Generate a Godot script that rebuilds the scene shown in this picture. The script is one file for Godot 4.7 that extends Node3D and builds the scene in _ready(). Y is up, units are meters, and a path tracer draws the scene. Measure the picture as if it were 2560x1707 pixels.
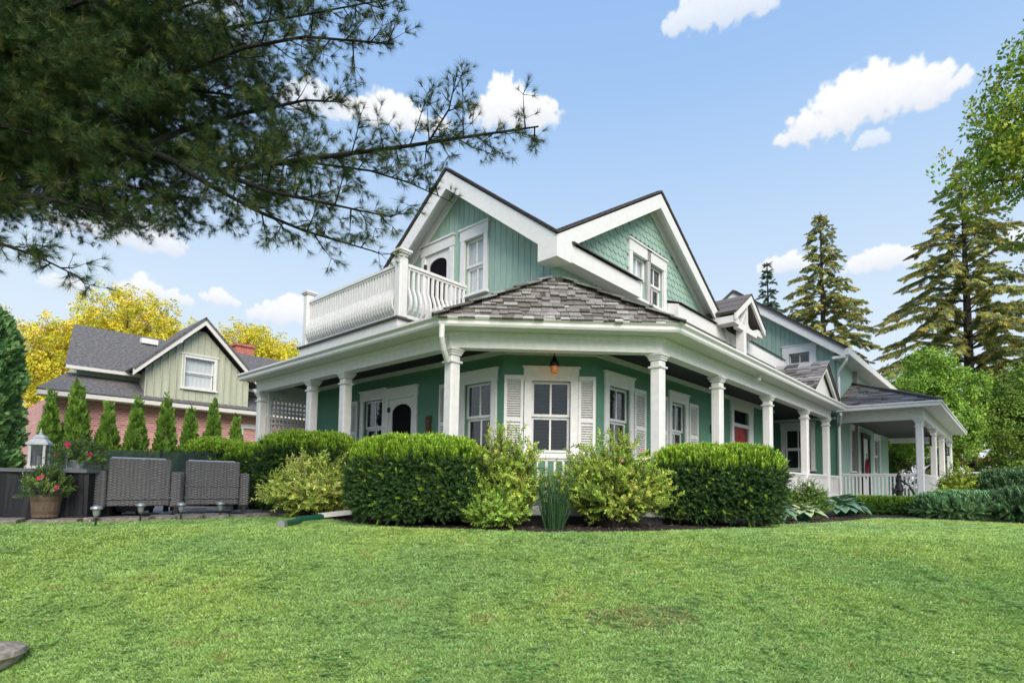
extends Node3D
# A green and white house with a wraparound porch behind a lawn, seen from the lawn.
# House axes: u runs back along the right-hand front, v runs back along the left-hand front; the house node is turned by 45 degrees so that its x is u and its z is -v.

const SQ := 0.70710678
const HOUSE_OFF := Vector3(-12, 0, 9)
var M := {}
var rng := RandomNumberGenerator.new()
var taken := {}
var house: Node3D
var FL := Basis(Vector3(0, 0, 1), Vector3(0, 1, 0), Vector3(-1, 0, 0))   # a wall that looks along -u
var FR := Basis()                                                       # a wall that looks along -v
var FC := Basis(Vector3(SQ, 0, SQ), Vector3(0, 1, 0), Vector3(-SQ, 0, SQ)) # the chamfered corner

class MB:
	var v := PackedVector3Array()
	var n := PackedVector3Array()
	var c := PackedColorArray()
	var colored := false
	var col := Color(1, 1, 1)
	func tri(a: Vector3, b: Vector3, d: Vector3) -> void:   # counter-clockwise seen from outside
		var m := (b - a).cross(d - a).normalized()
		v.append(a); v.append(d); v.append(b)
		n.append(m); n.append(m); n.append(m)
		if colored:
			c.append(col); c.append(col); c.append(col)
	func trin(a: Vector3, b: Vector3, d: Vector3, na: Vector3, nb: Vector3, nd: Vector3) -> void:
		v.append(a); v.append(d); v.append(b)
		n.append(na); n.append(nd); n.append(nb)
		if colored:
			c.append(col); c.append(col); c.append(col)
	func quad(a: Vector3, b: Vector3, d: Vector3, e: Vector3) -> void:
		tri(a, b, d); tri(a, d, e)
	func box(lo: Vector3, hi: Vector3) -> void:
		obox(Transform3D(Basis(), (lo + hi) * 0.5), hi - lo)
	func obox(t: Transform3D, s: Vector3) -> void:
		var h := s * 0.5
		var p := []
		for i in 8:
			p.append(t * Vector3(h.x if i & 1 else -h.x, h.y if i & 2 else -h.y, h.z if i & 4 else -h.z))
		quad(p[4], p[5], p[7], p[6]); quad(p[1], p[0], p[2], p[3])
		quad(p[5], p[1], p[3], p[7]); quad(p[0], p[4], p[6], p[2])
		quad(p[6], p[7], p[3], p[2]); quad(p[0], p[1], p[5], p[4])
	func bar(a: Vector3, b: Vector3, w: float, h: float, up := Vector3.UP) -> void:
		var d := (b - a).normalized()
		var x := up.cross(d).normalized()
		if x.length() < 0.5:
			x = Vector3.RIGHT
		obox(Transform3D(Basis(x, d.cross(x), d), (a + b) * 0.5), Vector3(w, h, a.distance_to(b)))
	func prism(poly: PackedVector2Array, t: Transform3D, depth: float) -> void:   # poly counter-clockwise in t's xy, from z=0 back to z=-depth
		var idx := Geometry2D.triangulate_polygon(poly)
		var ccw := not Geometry2D.is_polygon_clockwise(poly)
		for i in range(0, idx.size(), 3):
			var q := [poly[idx[i]], poly[idx[i + 1]], poly[idx[i + 2]]]
			var area: float = (q[1] - q[0]).cross(q[2] - q[0])
			if area < 0.0:
				q = [q[0], q[2], q[1]]
			tri(t * Vector3(q[0].x, q[0].y, 0), t * Vector3(q[1].x, q[1].y, 0), t * Vector3(q[2].x, q[2].y, 0))
			tri(t * Vector3(q[0].x, q[0].y, -depth), t * Vector3(q[2].x, q[2].y, -depth), t * Vector3(q[1].x, q[1].y, -depth))
		for i in poly.size():
			var a := poly[i]
			var b := poly[(i + 1) % poly.size()]
			if not ccw:
				var s := a
				a = b
				b = s
			quad(t * Vector3(a.x, a.y, -depth), t * Vector3(b.x, b.y, -depth), t * Vector3(b.x, b.y, 0), t * Vector3(a.x, a.y, 0))
	func tube(path: Array, radii: Array, sides := 8, cap := true) -> void:
		var rings := []
		var norms := []
		var ref := Vector3.UP
		for i in path.size():
			var d: Vector3 = (path[mini(i + 1, path.size() - 1)] - path[maxi(i - 1, 0)]).normalized()
			if absf(d.dot(ref)) > 0.95:
				ref = Vector3.RIGHT if absf(d.x) < 0.9 else Vector3.FORWARD
			var x := ref.cross(d).normalized()
			ref = d.cross(x)
			var ring := []
			var nn := []
			for k in sides:
				var a := TAU * k / sides
				var o := x * cos(a) + ref * sin(a)
				ring.append(path[i] + o * radii[i]); nn.append(o)
			rings.append(ring); norms.append(nn)
		for i in path.size() - 1:
			for k in sides:
				var j := (k + 1) % sides
				trin(rings[i][k], rings[i][j], rings[i + 1][j], norms[i][k], norms[i][j], norms[i][j])
				trin(rings[i][k], rings[i + 1][j], rings[i + 1][k], norms[i][k], norms[i][j], norms[i][k])
		if cap:
			for k in sides:
				var j := (k + 1) % sides
				tri(path[0], rings[0][j], rings[0][k])
				tri(path[-1], rings[-1][k], rings[-1][j])
	func lathe(prof: Array, t := Transform3D(), sides := 20) -> void:   # prof: Vector2(radius, y), from the bottom up
		for i in prof.size() - 1:
			var p: Vector2 = prof[i]
			var q: Vector2 = prof[i + 1]
			var sl := Vector2(q.y - p.y, p.x - q.x).normalized()
			for k in sides:
				var a := TAU * k / sides
				var b := TAU * (k + 1) / sides
				var da := Vector3(cos(a), 0, -sin(a))
				var db := Vector3(cos(b), 0, -sin(b))
				var na := (t.basis * (da * sl.x + Vector3.UP * sl.y)).normalized()
				var nb := (t.basis * (db * sl.x + Vector3.UP * sl.y)).normalized()
				var a0 := t * (da * p.x + Vector3.UP * p.y)
				var b0 := t * (db * p.x + Vector3.UP * p.y)
				var a1 := t * (da * q.x + Vector3.UP * q.y)
				var b1 := t * (db * q.x + Vector3.UP * q.y)
				if p.x > 0.0001:
					trin(a0, b0, b1, na, nb, nb)
				if q.x > 0.0001:
					trin(a0, b1, a1, na, nb, na)
	func mesh() -> ArrayMesh:
		var a := []
		a.resize(Mesh.ARRAY_MAX)
		a[Mesh.ARRAY_VERTEX] = v
		a[Mesh.ARRAY_NORMAL] = n
		if colored:
			a[Mesh.ARRAY_COLOR] = c
		var m := ArrayMesh.new()
		m.add_surface_from_arrays(Mesh.PRIMITIVE_TRIANGLES, a)
		return m

func W(u: float, v: float, y: float) -> Vector3:      # house axes to world
	return Vector3((u - v) * SQ, y, -(u + v) * SQ)
func L(u: float, v: float, y: float) -> Vector3:      # house axes to the house node's own, before its offset
	return Vector3(u, y, -v)
func numbered(called: String) -> String:
	taken[called] = taken.get(called, -1) + 1
	return called if taken[called] == 0 else "%s_%03d" % [called, taken[called]]
func thing(called: String, label: String, category: String, at := Vector3.ZERO, turn := 0.0, group := "") -> Node3D:
	var o := Node3D.new()
	o.name = numbered(called)
	add_child(o)
	o.position = at
	o.rotation.y = turn
	o.set_meta("label", label)
	o.set_meta("category", category)
	if group:
		o.set_meta("group", group)
	return o
func part(parent: Node3D, called: String, mesh: Mesh, m: Material, t := Transform3D(), kind := "") -> MeshInstance3D:
	var o := MeshInstance3D.new()
	o.name = called
	o.mesh = mesh
	o.material_override = m
	o.transform = t
	if kind:
		o.set_meta("kind", kind)
	parent.add_child(o, true)
	return o
func node(parent: Node3D, called: String, t := Transform3D()) -> Node3D:
	var o := Node3D.new()
	o.name = called
	o.transform = t
	parent.add_child(o, true)
	return o
func hpart(called: String, mb: MB, m: Material, kind := "") -> MeshInstance3D:
	return part(house, called, mb.mesh(), m, Transform3D(Basis(), HOUSE_OFF), kind)
func struct(called: String, mesh: Mesh, m: Material) -> MeshInstance3D:
	var o := MeshInstance3D.new()
	o.name = numbered(called)
	o.mesh = mesh
	o.material_override = m
	o.set_meta("kind", "structure")
	add_child(o)
	return o
func cbox(x: float, y: float, z: float) -> ArrayMesh:   # a box with chamfered edges, centred
	var b := MB.new()
	var e := minf(minf(x, y), z) * 0.12
	var s := [Vector3(x, y - 2 * e, z - 2 * e), Vector3(x - 2 * e, y, z - 2 * e), Vector3(x - 2 * e, y - 2 * e, z)]
	var pts := PackedVector3Array()
	for q in s:
		for i in 8:
			pts.append(Vector3(q.x * (0.5 if i & 1 else -0.5), q.y * (0.5 if i & 2 else -0.5), q.z * (0.5 if i & 4 else -0.5)))
	for q in [[1, 3, 7, 5], [0, 2, 6, 4], [10, 11, 15, 14], [8, 9, 13, 12], [20, 21, 23, 22], [16, 17, 19, 18]]:
		_cq(b, pts[q[0]], pts[q[1]], pts[q[2]], pts[q[3]], false)
	for sx in 2:
		for sy in 2:
			var i0 := sx + 2 * sy
			var fl := (sx + sy) % 2 == 0
			_cq(b, pts[i0], pts[i0 + 4], pts[8 + i0 + 4], pts[8 + i0], fl)
		for sz in 2:
			var i0 := sx + 4 * sz
			_cq(b, pts[i0], pts[i0 + 2], pts[16 + i0 + 2], pts[16 + i0], (sx + sz) % 2 == 1)
	for sy in 2:
		for sz in 2:
			var i0 := 2 * sy + 4 * sz
			_cq(b, pts[8 + i0], pts[8 + i0 + 1], pts[16 + i0 + 1], pts[16 + i0], (sy + sz) % 2 == 0)
	for i in 8:
		_cq(b, pts[i], pts[8 + i], pts[16 + i], pts[16 + i], false)
	return b.mesh()
func _cq(b: MB, p: Vector3, q: Vector3, r: Vector3, s: Vector3, _f: bool) -> void:
	var m := (q - p).cross(r - p)
	if m.dot(p + q + r) < 0.0:
		b.tri(p, r, q)
		if s != r:
			b.tri(p, s, r)
	else:
		b.tri(p, q, r)
		if s != r:
			b.tri(p, r, s)

# ---------------------------------------------------------------- materials
func noise_tex(freq: float, lo: float, hi: float, seed_: int, octaves := 4, size := 256, cell := false) -> NoiseTexture2D:
	var f := FastNoiseLite.new()
	f.seed = seed_
	f.frequency = freq
	f.noise_type = FastNoiseLite.TYPE_CELLULAR if cell else FastNoiseLite.TYPE_SIMPLEX_SMOOTH
	f.fractal_octaves = octaves
	var t := NoiseTexture2D.new()
	t.width = size
	t.height = size
	t.seamless = true
	t.noise = f
	var g := Gradient.new()
	g.set_color(0, Color(lo, lo, lo))
	g.set_color(1, Color(hi, hi, hi))
	t.color_ramp = g
	return t
func mat(key: String, c: Color, rough := 0.7, tex: Texture2D = null, scale := Vector3.ONE, bump := 0.0) -> StandardMaterial3D:
	var m := StandardMaterial3D.new()
	m.resource_name = key
	m.albedo_color = c.linear_to_srgb()
	m.roughness = rough
	if tex:
		m.albedo_texture = tex
		m.uv1_triplanar = true
		m.uv1_world_triplanar = true
		m.uv1_scale = scale
		if bump > 0.0:
			m.heightmap_enabled = true
			m.heightmap_texture = tex
			m.heightmap_scale = bump
	M[key] = m
	return m
func leafmat(key: String, back := 0.35, rough := 0.55) -> StandardMaterial3D:
	var m := StandardMaterial3D.new()
	m.resource_name = key
	m.albedo_color = Color.WHITE
	m.vertex_color_use_as_albedo = true
	m.roughness = rough
	m.metallic_specular = 0.3
	m.backlight_enabled = true
	m.backlight = Color(back, back, back * 0.6)
	m.cull_mode = BaseMaterial3D.CULL_DISABLED
	M[key] = m
	return m
func weave_tex() -> ImageTexture:
	var im := Image.create(64, 64, false, Image.FORMAT_RGB8)
	for y in 64:
		for x in 64:
			var cx := x / 16
			var cy := y / 8
			var over := (cx + cy) % 2 == 0
			var fx := absf(fmod(x, 16.0) - 7.5) / 8.0
			var fy := absf(fmod(y, 8.0) - 3.5) / 4.0
			var b := (1.0 - 0.45 * fy) if over else (0.72 - 0.45 * fx)
			b *= 0.9 + 0.1 * sin(cy * 2.7 + cx * 1.3)
			im.set_pixel(x, y, Color(b, b, b))
	return ImageTexture.create_from_image(im)
func brick_tex() -> ImageTexture:
	var im := Image.create(256, 256, false, Image.FORMAT_RGB8)
	var r := RandomNumberGenerator.new()
	r.seed = 5
	im.fill(Color(0.88, 0.84, 0.82))
	for row in 16:
		for k in 8:
			var x := k * 32 + (16 if row % 2 else 0)
			var b := r.randf_range(0.72, 0.98)
			var col := Color(0.92 * b, 0.62 * b * r.randf_range(0.9, 1.12), 0.60 * b)
			for xx in 29:
				for yy in 13:
					im.set_pixel((x + xx) % 256, row * 16 + yy, col * r.randf_range(0.93, 1.05))
	return ImageTexture.create_from_image(im)
func make_materials() -> void:
	var soft := noise_tex(0.014, 0.93, 1.0, 3, 6, 512)
	var mottle := noise_tex(0.03, 0.62, 1.0, 7, 5)
	var grain := noise_tex(0.09, 0.72, 1.0, 11, 4)
	var rough := noise_tex(0.05, 0.35, 1.0, 13, 5)
	mat("white", Color(0.83, 0.82, 0.82), 0.45, soft, Vector3(0.9, 0.9, 0.9))
	mat("white_old", Color(0.74, 0.73, 0.72), 0.6, soft, Vector3(1.7, 1.7, 1.7))
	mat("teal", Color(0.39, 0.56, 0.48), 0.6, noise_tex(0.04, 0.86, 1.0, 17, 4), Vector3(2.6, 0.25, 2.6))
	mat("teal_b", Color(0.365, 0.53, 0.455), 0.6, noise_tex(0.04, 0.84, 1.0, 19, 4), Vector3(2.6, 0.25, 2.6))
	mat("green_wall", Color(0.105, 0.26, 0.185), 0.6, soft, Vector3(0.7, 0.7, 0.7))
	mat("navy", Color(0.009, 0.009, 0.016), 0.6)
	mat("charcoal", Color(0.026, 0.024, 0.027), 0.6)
	mat("floor", Color(0.33, 0.32, 0.31), 0.6, grain, Vector3(0.6, 3.0, 0.6))
	var tones := [Color(0.345, 0.315, 0.30), Color(0.255, 0.225, 0.21), Color(0.42, 0.395, 0.385), Color(0.13, 0.108, 0.10), Color(0.56, 0.53, 0.52)]
	for i in tones.size():
		mat("shake_%d" % i, tones[i], 0.85, noise_tex(0.05, 0.55, 1.0, 23 + i, 5), Vector3(1.6, 5.0, 5.0), 0.4)
	mat("rooftop", Color(0.20, 0.18, 0.185), 0.9, rough, Vector3(2, 2, 2), 0.6)
	mat("interior", Color(0.32, 0.30, 0.27), 0.9)
	mat("blind", Color(0.05, 0.05, 0.047), 0.6)
	mat("curtain", Color(0.78, 0.80, 0.80), 0.8, soft, Vector3(3, 0.5, 3))
	var glass := mat("glass", Color(0.85, 0.9, 0.9, 1), 0.02)
	glass.albedo_color = Color(0.10, 0.12, 0.13, 0.32)
	glass.transparency = BaseMaterial3D.TRANSPARENCY_ALPHA
	glass.metallic_specular = 0.6
	var clear := mat("clear_glass", Color(0.8, 0.85, 0.88), 0.02)
	clear.albedo_color = Color(0.75, 0.82, 0.86, 0.12)
	clear.transparency = BaseMaterial3D.TRANSPARENCY_ALPHA
	mat("screen", Color(0.008, 0.007, 0.011), 0.6).metallic_specular = 0.15
	mat("red_door", Color(0.27, 0.006, 0.012), 0.4)
	mat("black_metal", Color(0.012, 0.012, 0.013), 0.4)
	mat("dark_wood", Color(0.16, 0.075, 0.035), 0.7, grain, Vector3(4, 1, 4), 0.4)
	mat("barrel_wood", Color(0.25, 0.175, 0.12), 0.8, noise_tex(0.06, 0.55, 1.0, 41, 5), Vector3(6, 0.8, 6), 0.5)
	mat("hoop", Color(0.16, 0.10, 0.065), 0.6, grain, Vector3(4, 4, 4))
	mat("wicker", Color(0.45, 0.43, 0.45), 0.7, weave_tex(), Vector3(6.5, 6.5, 6.5), 0.5)
	mat("wicker_dark", Color(0.085, 0.08, 0.09), 0.7, weave_tex(), Vector3(6.5, 6.5, 6.5), 0.5)
	mat("cushion", Color(0.62, 0.62, 0.58), 0.9, soft, Vector3(4, 4, 4))
	mat("black_cover", Color(0.022, 0.021, 0.028), 0.45, mottle, Vector3(3, 3, 3))
	mat("table_top", Color(0.19, 0.19, 0.21), 0.35, soft, Vector3(3, 3, 3))
	mat("stone", Color(0.46, 0.41, 0.36), 0.85, noise_tex(0.04, 0.5, 1.0, 47, 6), Vector3(1.5, 1.5, 1.5), 1.0)
	mat("stone_b", Color(0.52, 0.45, 0.38), 0.85, noise_tex(0.04, 0.5, 1.0, 53, 6), Vector3(1.5, 1.5, 1.5), 1.0)
	mat("zinc", Color(0.42, 0.43, 0.46), 0.35, soft, Vector3(6, 6, 6)).metallic = 0.6
	mat("solar", Color(0.30, 0.30, 0.34), 0.4)
	mat("hose", Color(0.012, 0.11, 0.075), 0.4)
	mat("mulch", Color(0.068, 0.045, 0.034), 0.95, noise_tex(0.12, 0.25, 1.0, 59, 4), Vector3(2.2, 2.2, 2.2), 2.0)
	mat("mulch_b", Color(0.13, 0.09, 0.07), 0.95, grain, Vector3(5, 5, 5))
	mat("soil", Color(0.22, 0.36, 0.10), 0.95, rough, Vector3(1.3, 1.3, 1.3), 1.5)
	mat("bark", Color(0.10, 0.078, 0.062), 0.9, noise_tex(0.06, 0.35, 1.0, 61, 5), Vector3(4, 1.2, 4), 1.5)
	mat("bark_dark", Color(0.020, 0.017, 0.016), 0.9, noise_tex(0.06, 0.4, 1.0, 67, 5), Vector3(6, 6, 6), 1.0)
	mat("brick", Color(1.0, 0.92, 0.92), 0.85, brick_tex(), Vector3(0.9, 0.9, 0.9), 0.5)
	mat("sage", Color(0.52, 0.54, 0.42), 0.7, soft, Vector3(1, 1, 1))
	mat("sage_b", Color(0.48, 0.50, 0.385), 0.7, soft, Vector3(1, 1, 1))
	mat("asphalt_roof", Color(0.27, 0.26, 0.262), 0.9, noise_tex(0.06, 0.38, 1.0, 71, 6), Vector3(0.6, 1.4, 0.6), 0.5)
	mat("cream_trim", Color(0.76, 0.73, 0.69), 0.6, soft, Vector3(1, 1, 1))
	mat("chimney_brick", Color(0.75, 0.45, 0.38), 0.85, brick_tex(), Vector3(0.9, 0.9, 0.9))
	var fence := mat("mesh_fence", Color(0.03, 0.05, 0.045), 0.5)
	fence.albedo_color = Color(0.16, 0.24, 0.22, 0.55)
	fence.transparency = BaseMaterial3D.TRANSPARENCY_ALPHA
	var lamp := mat("lamp_glow", Color(0.45, 0.2, 0.07), 0.2)
	lamp.emission_enabled = true
	lamp.emission = Color(1.0, 0.55, 0.2)
	lamp.emission_energy_multiplier = 0.035
	var bulb := mat("string_bulb", Color(0.9, 0.85, 0.55), 0.3)
	bulb.emission_enabled = true
	bulb.emission = Color(1.0, 0.85, 0.45)
	bulb.emission_energy_multiplier = 0.5
	mat("car_white", Color(0.75, 0.75, 0.76), 0.25).clearcoat_enabled = true
	mat("car_glass", Color(0.02, 0.022, 0.025), 0.08)
	mat("shed", Color(0.05, 0.045, 0.06), 0.8)
	leafmat("leaf", 0.35)
	leafmat("needle", 0.2, 0.5)
	leafmat("grass", 0.5, 0.6)
	leafmat("petal", 0.4, 0.6)
	leafmat("hosta", 0.25, 0.4)

# ---------------------------------------------------------------- the house
const GROUND_FLOOR := 0.30
const BEAM := 2.74
const SOFFIT := 3.0
const UL := 6.85      # left-hand wall
const VR := 5.36      # right-hand wall
const UW := 20.3      # side wall of the rear wing
const VW := 4.22      # front wall of the rear wing

func porch_line(d: float, v_end: float, u_end: float) -> Array:      # the porch edge, d metres outside the column line
	return [Vector2(5.69 - d, v_end), Vector2(5.69 - d, 6.53 - d * 1.41421 + d), Vector2(8.03 - d * 1.41421 + d, 4.19 - d), Vector2(u_end, 4.19 - d)]
func sweep(b: MB, prof: Array, v_end: float, u_end: float) -> void:  # prof: Vector2(d, y), a closed outline
	var lines := []
	for p in prof:
		lines.append([porch_line(p.x, v_end, u_end), p.y])
	for i in prof.size():
		var j := (i + 1) % prof.size()
		for k in 3:
			var a: Vector2 = lines[i][0][k]
			var c: Vector2 = lines[i][0][k + 1]
			var e: Vector2 = lines[j][0][k + 1]
			var f: Vector2 = lines[j][0][k]
			b.quad(L(a.x, a.y, lines[i][1]), L(c.x, c.y, lines[i][1]), L(e.x, e.y, lines[j][1]), L(f.x, f.y, lines[j][1]))
	for k in [0, 3]:
		var poly := PackedVector2Array()
		for p in prof:
			poly.append(p)
		var idx := Geometry2D.triangulate_polygon(poly)
		for t in range(0, idx.size(), 3):
			var q := []
			for w in 3:
				var pp: Vector2 = lines[idx[t + w]][0][k]
				q.append(L(pp.x, pp.y, lines[idx[t + w]][1]))
			b.tri(q[0], q[1], q[2])
func wall_cells(b: MB, t: Transform3D, s0: float, s1: float, y0: float, y1: float, holes: Array, thick: float) -> void:
	var xs := [s0, s1]
	var ys := [y0, y1]
	for h in holes:
		xs.append_array([clampf(h[0], s0, s1), clampf(h[2], s0, s1)])
		ys.append_array([clampf(h[1], y0, y1), clampf(h[3], y0, y1)])
	xs.sort()
	ys.sort()
	for i in xs.size() - 1:
		for j in ys.size() - 1:
			if xs[i + 1] - xs[i] < 0.001 or ys[j + 1] - ys[j] < 0.001:
				continue
			var cx: float = (xs[i] + xs[i + 1]) * 0.5
			var cy: float = (ys[j] + ys[j + 1]) * 0.5
			var open := false
			for h in holes:
				if cx > h[0] and cx < h[2] and cy > h[1] and cy < h[3]:
					open = true
			if not open:
				b.obox(t * Transform3D(Basis(), Vector3(cx, cy, -thick * 0.5)), Vector3(xs[i + 1] - xs[i], ys[j + 1] - ys[j], thick))
# a framed opening: trim boards, two sashes with panes, sill, blinds; t's xy is the wall, origin at the opening's lower left
func window(parent: Node3D, t: Transform3D, w: float, h: float, o := {}) -> Node3D:
	var wd := node(parent, "window", t)
	var tr: float = o.get("trim", 0.13)
	var wm: Material = o.get("mat", M.white)
	var head: float = o.get("head", 0.2)
	var b := MB.new()
	b.box(Vector3(-tr, -0.02, -0.02), Vector3(0, h, 0.035)); b.box(Vector3(w, -0.02, -0.02), Vector3(w + tr, h, 0.035))
	b.box(Vector3(-tr - 0.015, h, -0.02), Vector3(w + tr + 0.015, h + head, 0.04))
	b.box(Vector3(-tr - 0.04, h + head, -0.02), Vector3(w + tr + 0.04, h + head + 0.035, 0.065))
	part(wd, "frame", b.mesh(), wm)
	b = MB.new()
	b.box(Vector3(-tr - 0.03, -0.075, -0.04), Vector3(w + tr + 0.03, -0.02, 0.085))
	part(wd, "sill", b.mesh(), wm)
	var cols: int = o.get("cols", 2)
	var rows: int = o.get("rows", 2)
	var st := 0.045
	for r in rows:
		var y0 := h * r / rows
		var y1 := h * (r + 1) / rows
		var z := -0.05 if r == 1 else -0.085
		b = MB.new()
		b.box(Vector3(0, y0, z - 0.035), Vector3(st, y1, z)); b.box(Vector3(w - st, y0, z - 0.035), Vector3(w, y1, z))
		b.box(Vector3(st, y0, z - 0.035), Vector3(w - st, y0 + st, z)); b.box(Vector3(st, y1 - st, z - 0.035), Vector3(w - st, y1, z))
		for k in range(1, cols):
			var x := w * k / cols
			b.box(Vector3(x - 0.016, y0 + st, z - 0.03), Vector3(x + 0.016, y1 - st, z - 0.004))
		part(wd, "sash", b.mesh(), wm)
		for k in cols:
			var x0 := st if k == 0 else w * k / cols + 0.016
			var x1 := w - st if k == cols - 1 else w * (k + 1) / cols - 0.016
			b = MB.new()
			b.box(Vector3(x0, y0 + st, z - 0.02), Vector3(x1, y1 - st, z - 0.014))
			part(wd, "pane", b.mesh(), M.clear_glass if o.get("blind", "") == "curtain" else M.glass)
	if o.get("blind", "") == "slats":
		var nsl := int(h * o.get("drop", 1.0) / 0.062)
		b = MB.new()
		for k in nsl:
			var y := h - 0.05 - k * 0.062
			b.obox(Transform3D(Basis(Vector3.RIGHT, 0.5), Vector3(w * 0.5, y, -0.17)), Vector3(w - 0.04, 0.004, 0.05))
		part(wd, "blind", b.mesh(), M.blind, Transform3D(), "stuff")
	elif o.get("blind", "") == "curtain":
		b = MB.new()
		for k in 14:
			var x := w * k / 14.0
			b.quad(Vector3(x, 0.02, -0.128 - 0.012 * (k % 2)), Vector3(x + w / 14.0, 0.02, -0.128 - 0.012 * ((k + 1) % 2)), Vector3(x + w / 14.0, h, -0.128 - 0.012 * ((k + 1) % 2)), Vector3(x, h, -0.128 - 0.012 * (k % 2)))
		part(wd, "curtain", b.mesh(), M.curtain)
	if o.get("blind", "") != "curtain":      # far wall of the room behind
		b = MB.new()
		b.box(Vector3(-0.9, -0.8, -2.7), Vector3(w + 0.9, h + 0.4, -2.64))
		part(wd, "room_wall", b.mesh(), M.interior)
	return wd
func shutter(t: Transform3D, w: float, h: float) -> void:
	var s := node(house, "shutter", t)
	var b := MB.new()
	var st := 0.05
	b.box(Vector3(0, 0, 0.004), Vector3(st, h, 0.04)); b.box(Vector3(w - st, 0, 0.004), Vector3(w, h, 0.04))
	for y in [0.0, h * 0.42, h - 0.07]:
		b.box(Vector3(st, y, 0.004), Vector3(w - st, y + 0.07, 0.04))
	part(s, "frame", b.mesh(), M.white)
	b = MB.new()
	var y := 0.08
	while y < h - 0.09:
		if absf(y - h * 0.42 - 0.03) > 0.06:
			b.obox(Transform3D(Basis(Vector3.RIGHT, 0.75), Vector3(w * 0.5, y, 0.02)), Vector3(w - 2 * st, 0.006, 0.045))
		y += 0.042
	b.box(Vector3(st, 0.02, 0.002), Vector3(w - st, h - 0.02, 0.006))
	part(s, "louvre", b.mesh(), M.white_old, Transform3D(), "stuff")
func screen_door(t: Transform3D, w: float, h: float) -> void:
	var d := node(house, "screen_door", t)
	var b := MB.new()      # casing
	b.box(Vector3(-0.11, 0, -0.02), Vector3(0, h, 0.035)); b.box(Vector3(w, 0, -0.02), Vector3(w + 0.11, h, 0.035))
	b.box(Vector3(-0.125, h, -0.02), Vector3(w + 0.125, h + 0.2, 0.045))
	b.box(Vector3(-0.15, h + 0.2, -0.02), Vector3(w + 0.15, h + 0.235, 0.07))
	part(d, "frame", b.mesh(), M.white)
	# leaf with an arched opening
	var a := 0.11
	var cx := w * 0.5
	var half := cx - a
	var spring := h - 0.12 - half * 0.55
	var base := 0.75
	var outer := PackedVector2Array([Vector2(0, 0), Vector2(w, 0), Vector2(w, h), Vector2(0, h)])
	var arch := PackedVector2Array([Vector2(a, base), Vector2(w - a, base)])
	for k in 13:
		var ang := PI * k / 12.0
		arch.append(Vector2(cx + cos(ang) * half, spring + sin(ang) * half * 0.55))
	b = MB.new()
	var lf := PackedVector2Array([outer[0]])
	for k in range(arch.size() - 1, 1, -1):      # left half then right half, joined by strips
		pass
	b.box(Vector3(0, 0, -0.03), Vector3(w, base, 0.0)); b.box(Vector3(0, base, -0.03), Vector3(a, h, 0.0)); b.box(Vector3(w - a, base, -0.03), Vector3(w, h, 0.0))
	for k in range(2, arch.size() - 1):
		var p := arch[k]
		var q := arch[k + 1]
		b.prism(PackedVector2Array([q, p, Vector2(p.x, h), Vector2(q.x, h)]), Transform3D(), 0.03)
	b.box(Vector3(0.1, 0.12, 0.0), Vector3(w - 0.1, base - 0.12, 0.012))
	part(d, "leaf", b.mesh(), M.white)
	b = MB.new()
	b.box(Vector3(a * 0.6, base - 0.02, -0.028), Vector3(w - a * 0.6, h - 0.08, -0.02))
	part(d, "screen", b.mesh(), M.screen)
	for y in [0.35, h - 0.22]:
		b = MB.new()
		b.box(Vector3(-0.015, y - 0.05, 0.002), Vector3(0.035, y + 0.05, 0.042))
		part(d, "hinge", b.mesh(), M.black_metal)
	b = MB.new()
	b.bar(Vector3(w - 0.06, 1.0, 0.05), Vector3(w - 0.06, 1.15, 0.05), 0.03, 0.03)
	b.bar(Vector3(w - 0.06, 1.07, 0.0), Vector3(w - 0.06, 1.07, 0.05), 0.03, 0.03)
	part(d, "handle", b.mesh(), M.black_metal)
func column(u: float, v: float, y0 := GROUND_FLOOR, y1 := BEAM) -> void:
	var c := node(house, "column", Transform3D(Basis(), L(u, v, y0) + HOUSE_OFF))
	var h := y1 - y0
	part(c, "shaft", cbox(0.19, h - 0.22, 0.19), M.white, Transform3D(Basis(), Vector3(0, h * 0.5 + 0.0, 0)))
	var b := MB.new()
	b.box(Vector3(-0.115, h - 0.235, -0.115), Vector3(0.115, h - 0.205, 0.115))
	b.box(Vector3(-0.105, h - 0.11, -0.105), Vector3(0.105, h - 0.075, 0.105))
	b.box(Vector3(-0.12, h - 0.075, -0.12), Vector3(0.12, h - 0.04, 0.12))
	b.box(Vector3(-0.14, h - 0.04, -0.14), Vector3(0.14, h - 0.002, 0.14))
	part(c, "capital", b.mesh(), M.white)
	b = MB.new()
	b.box(Vector3(-0.12, 0.002, -0.12), Vector3(0.12, 0.12, 0.12))
	part(c, "base", b.mesh(), M.white)
var baluster_mesh: ArrayMesh
var belly_mesh: ArrayMesh
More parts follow.
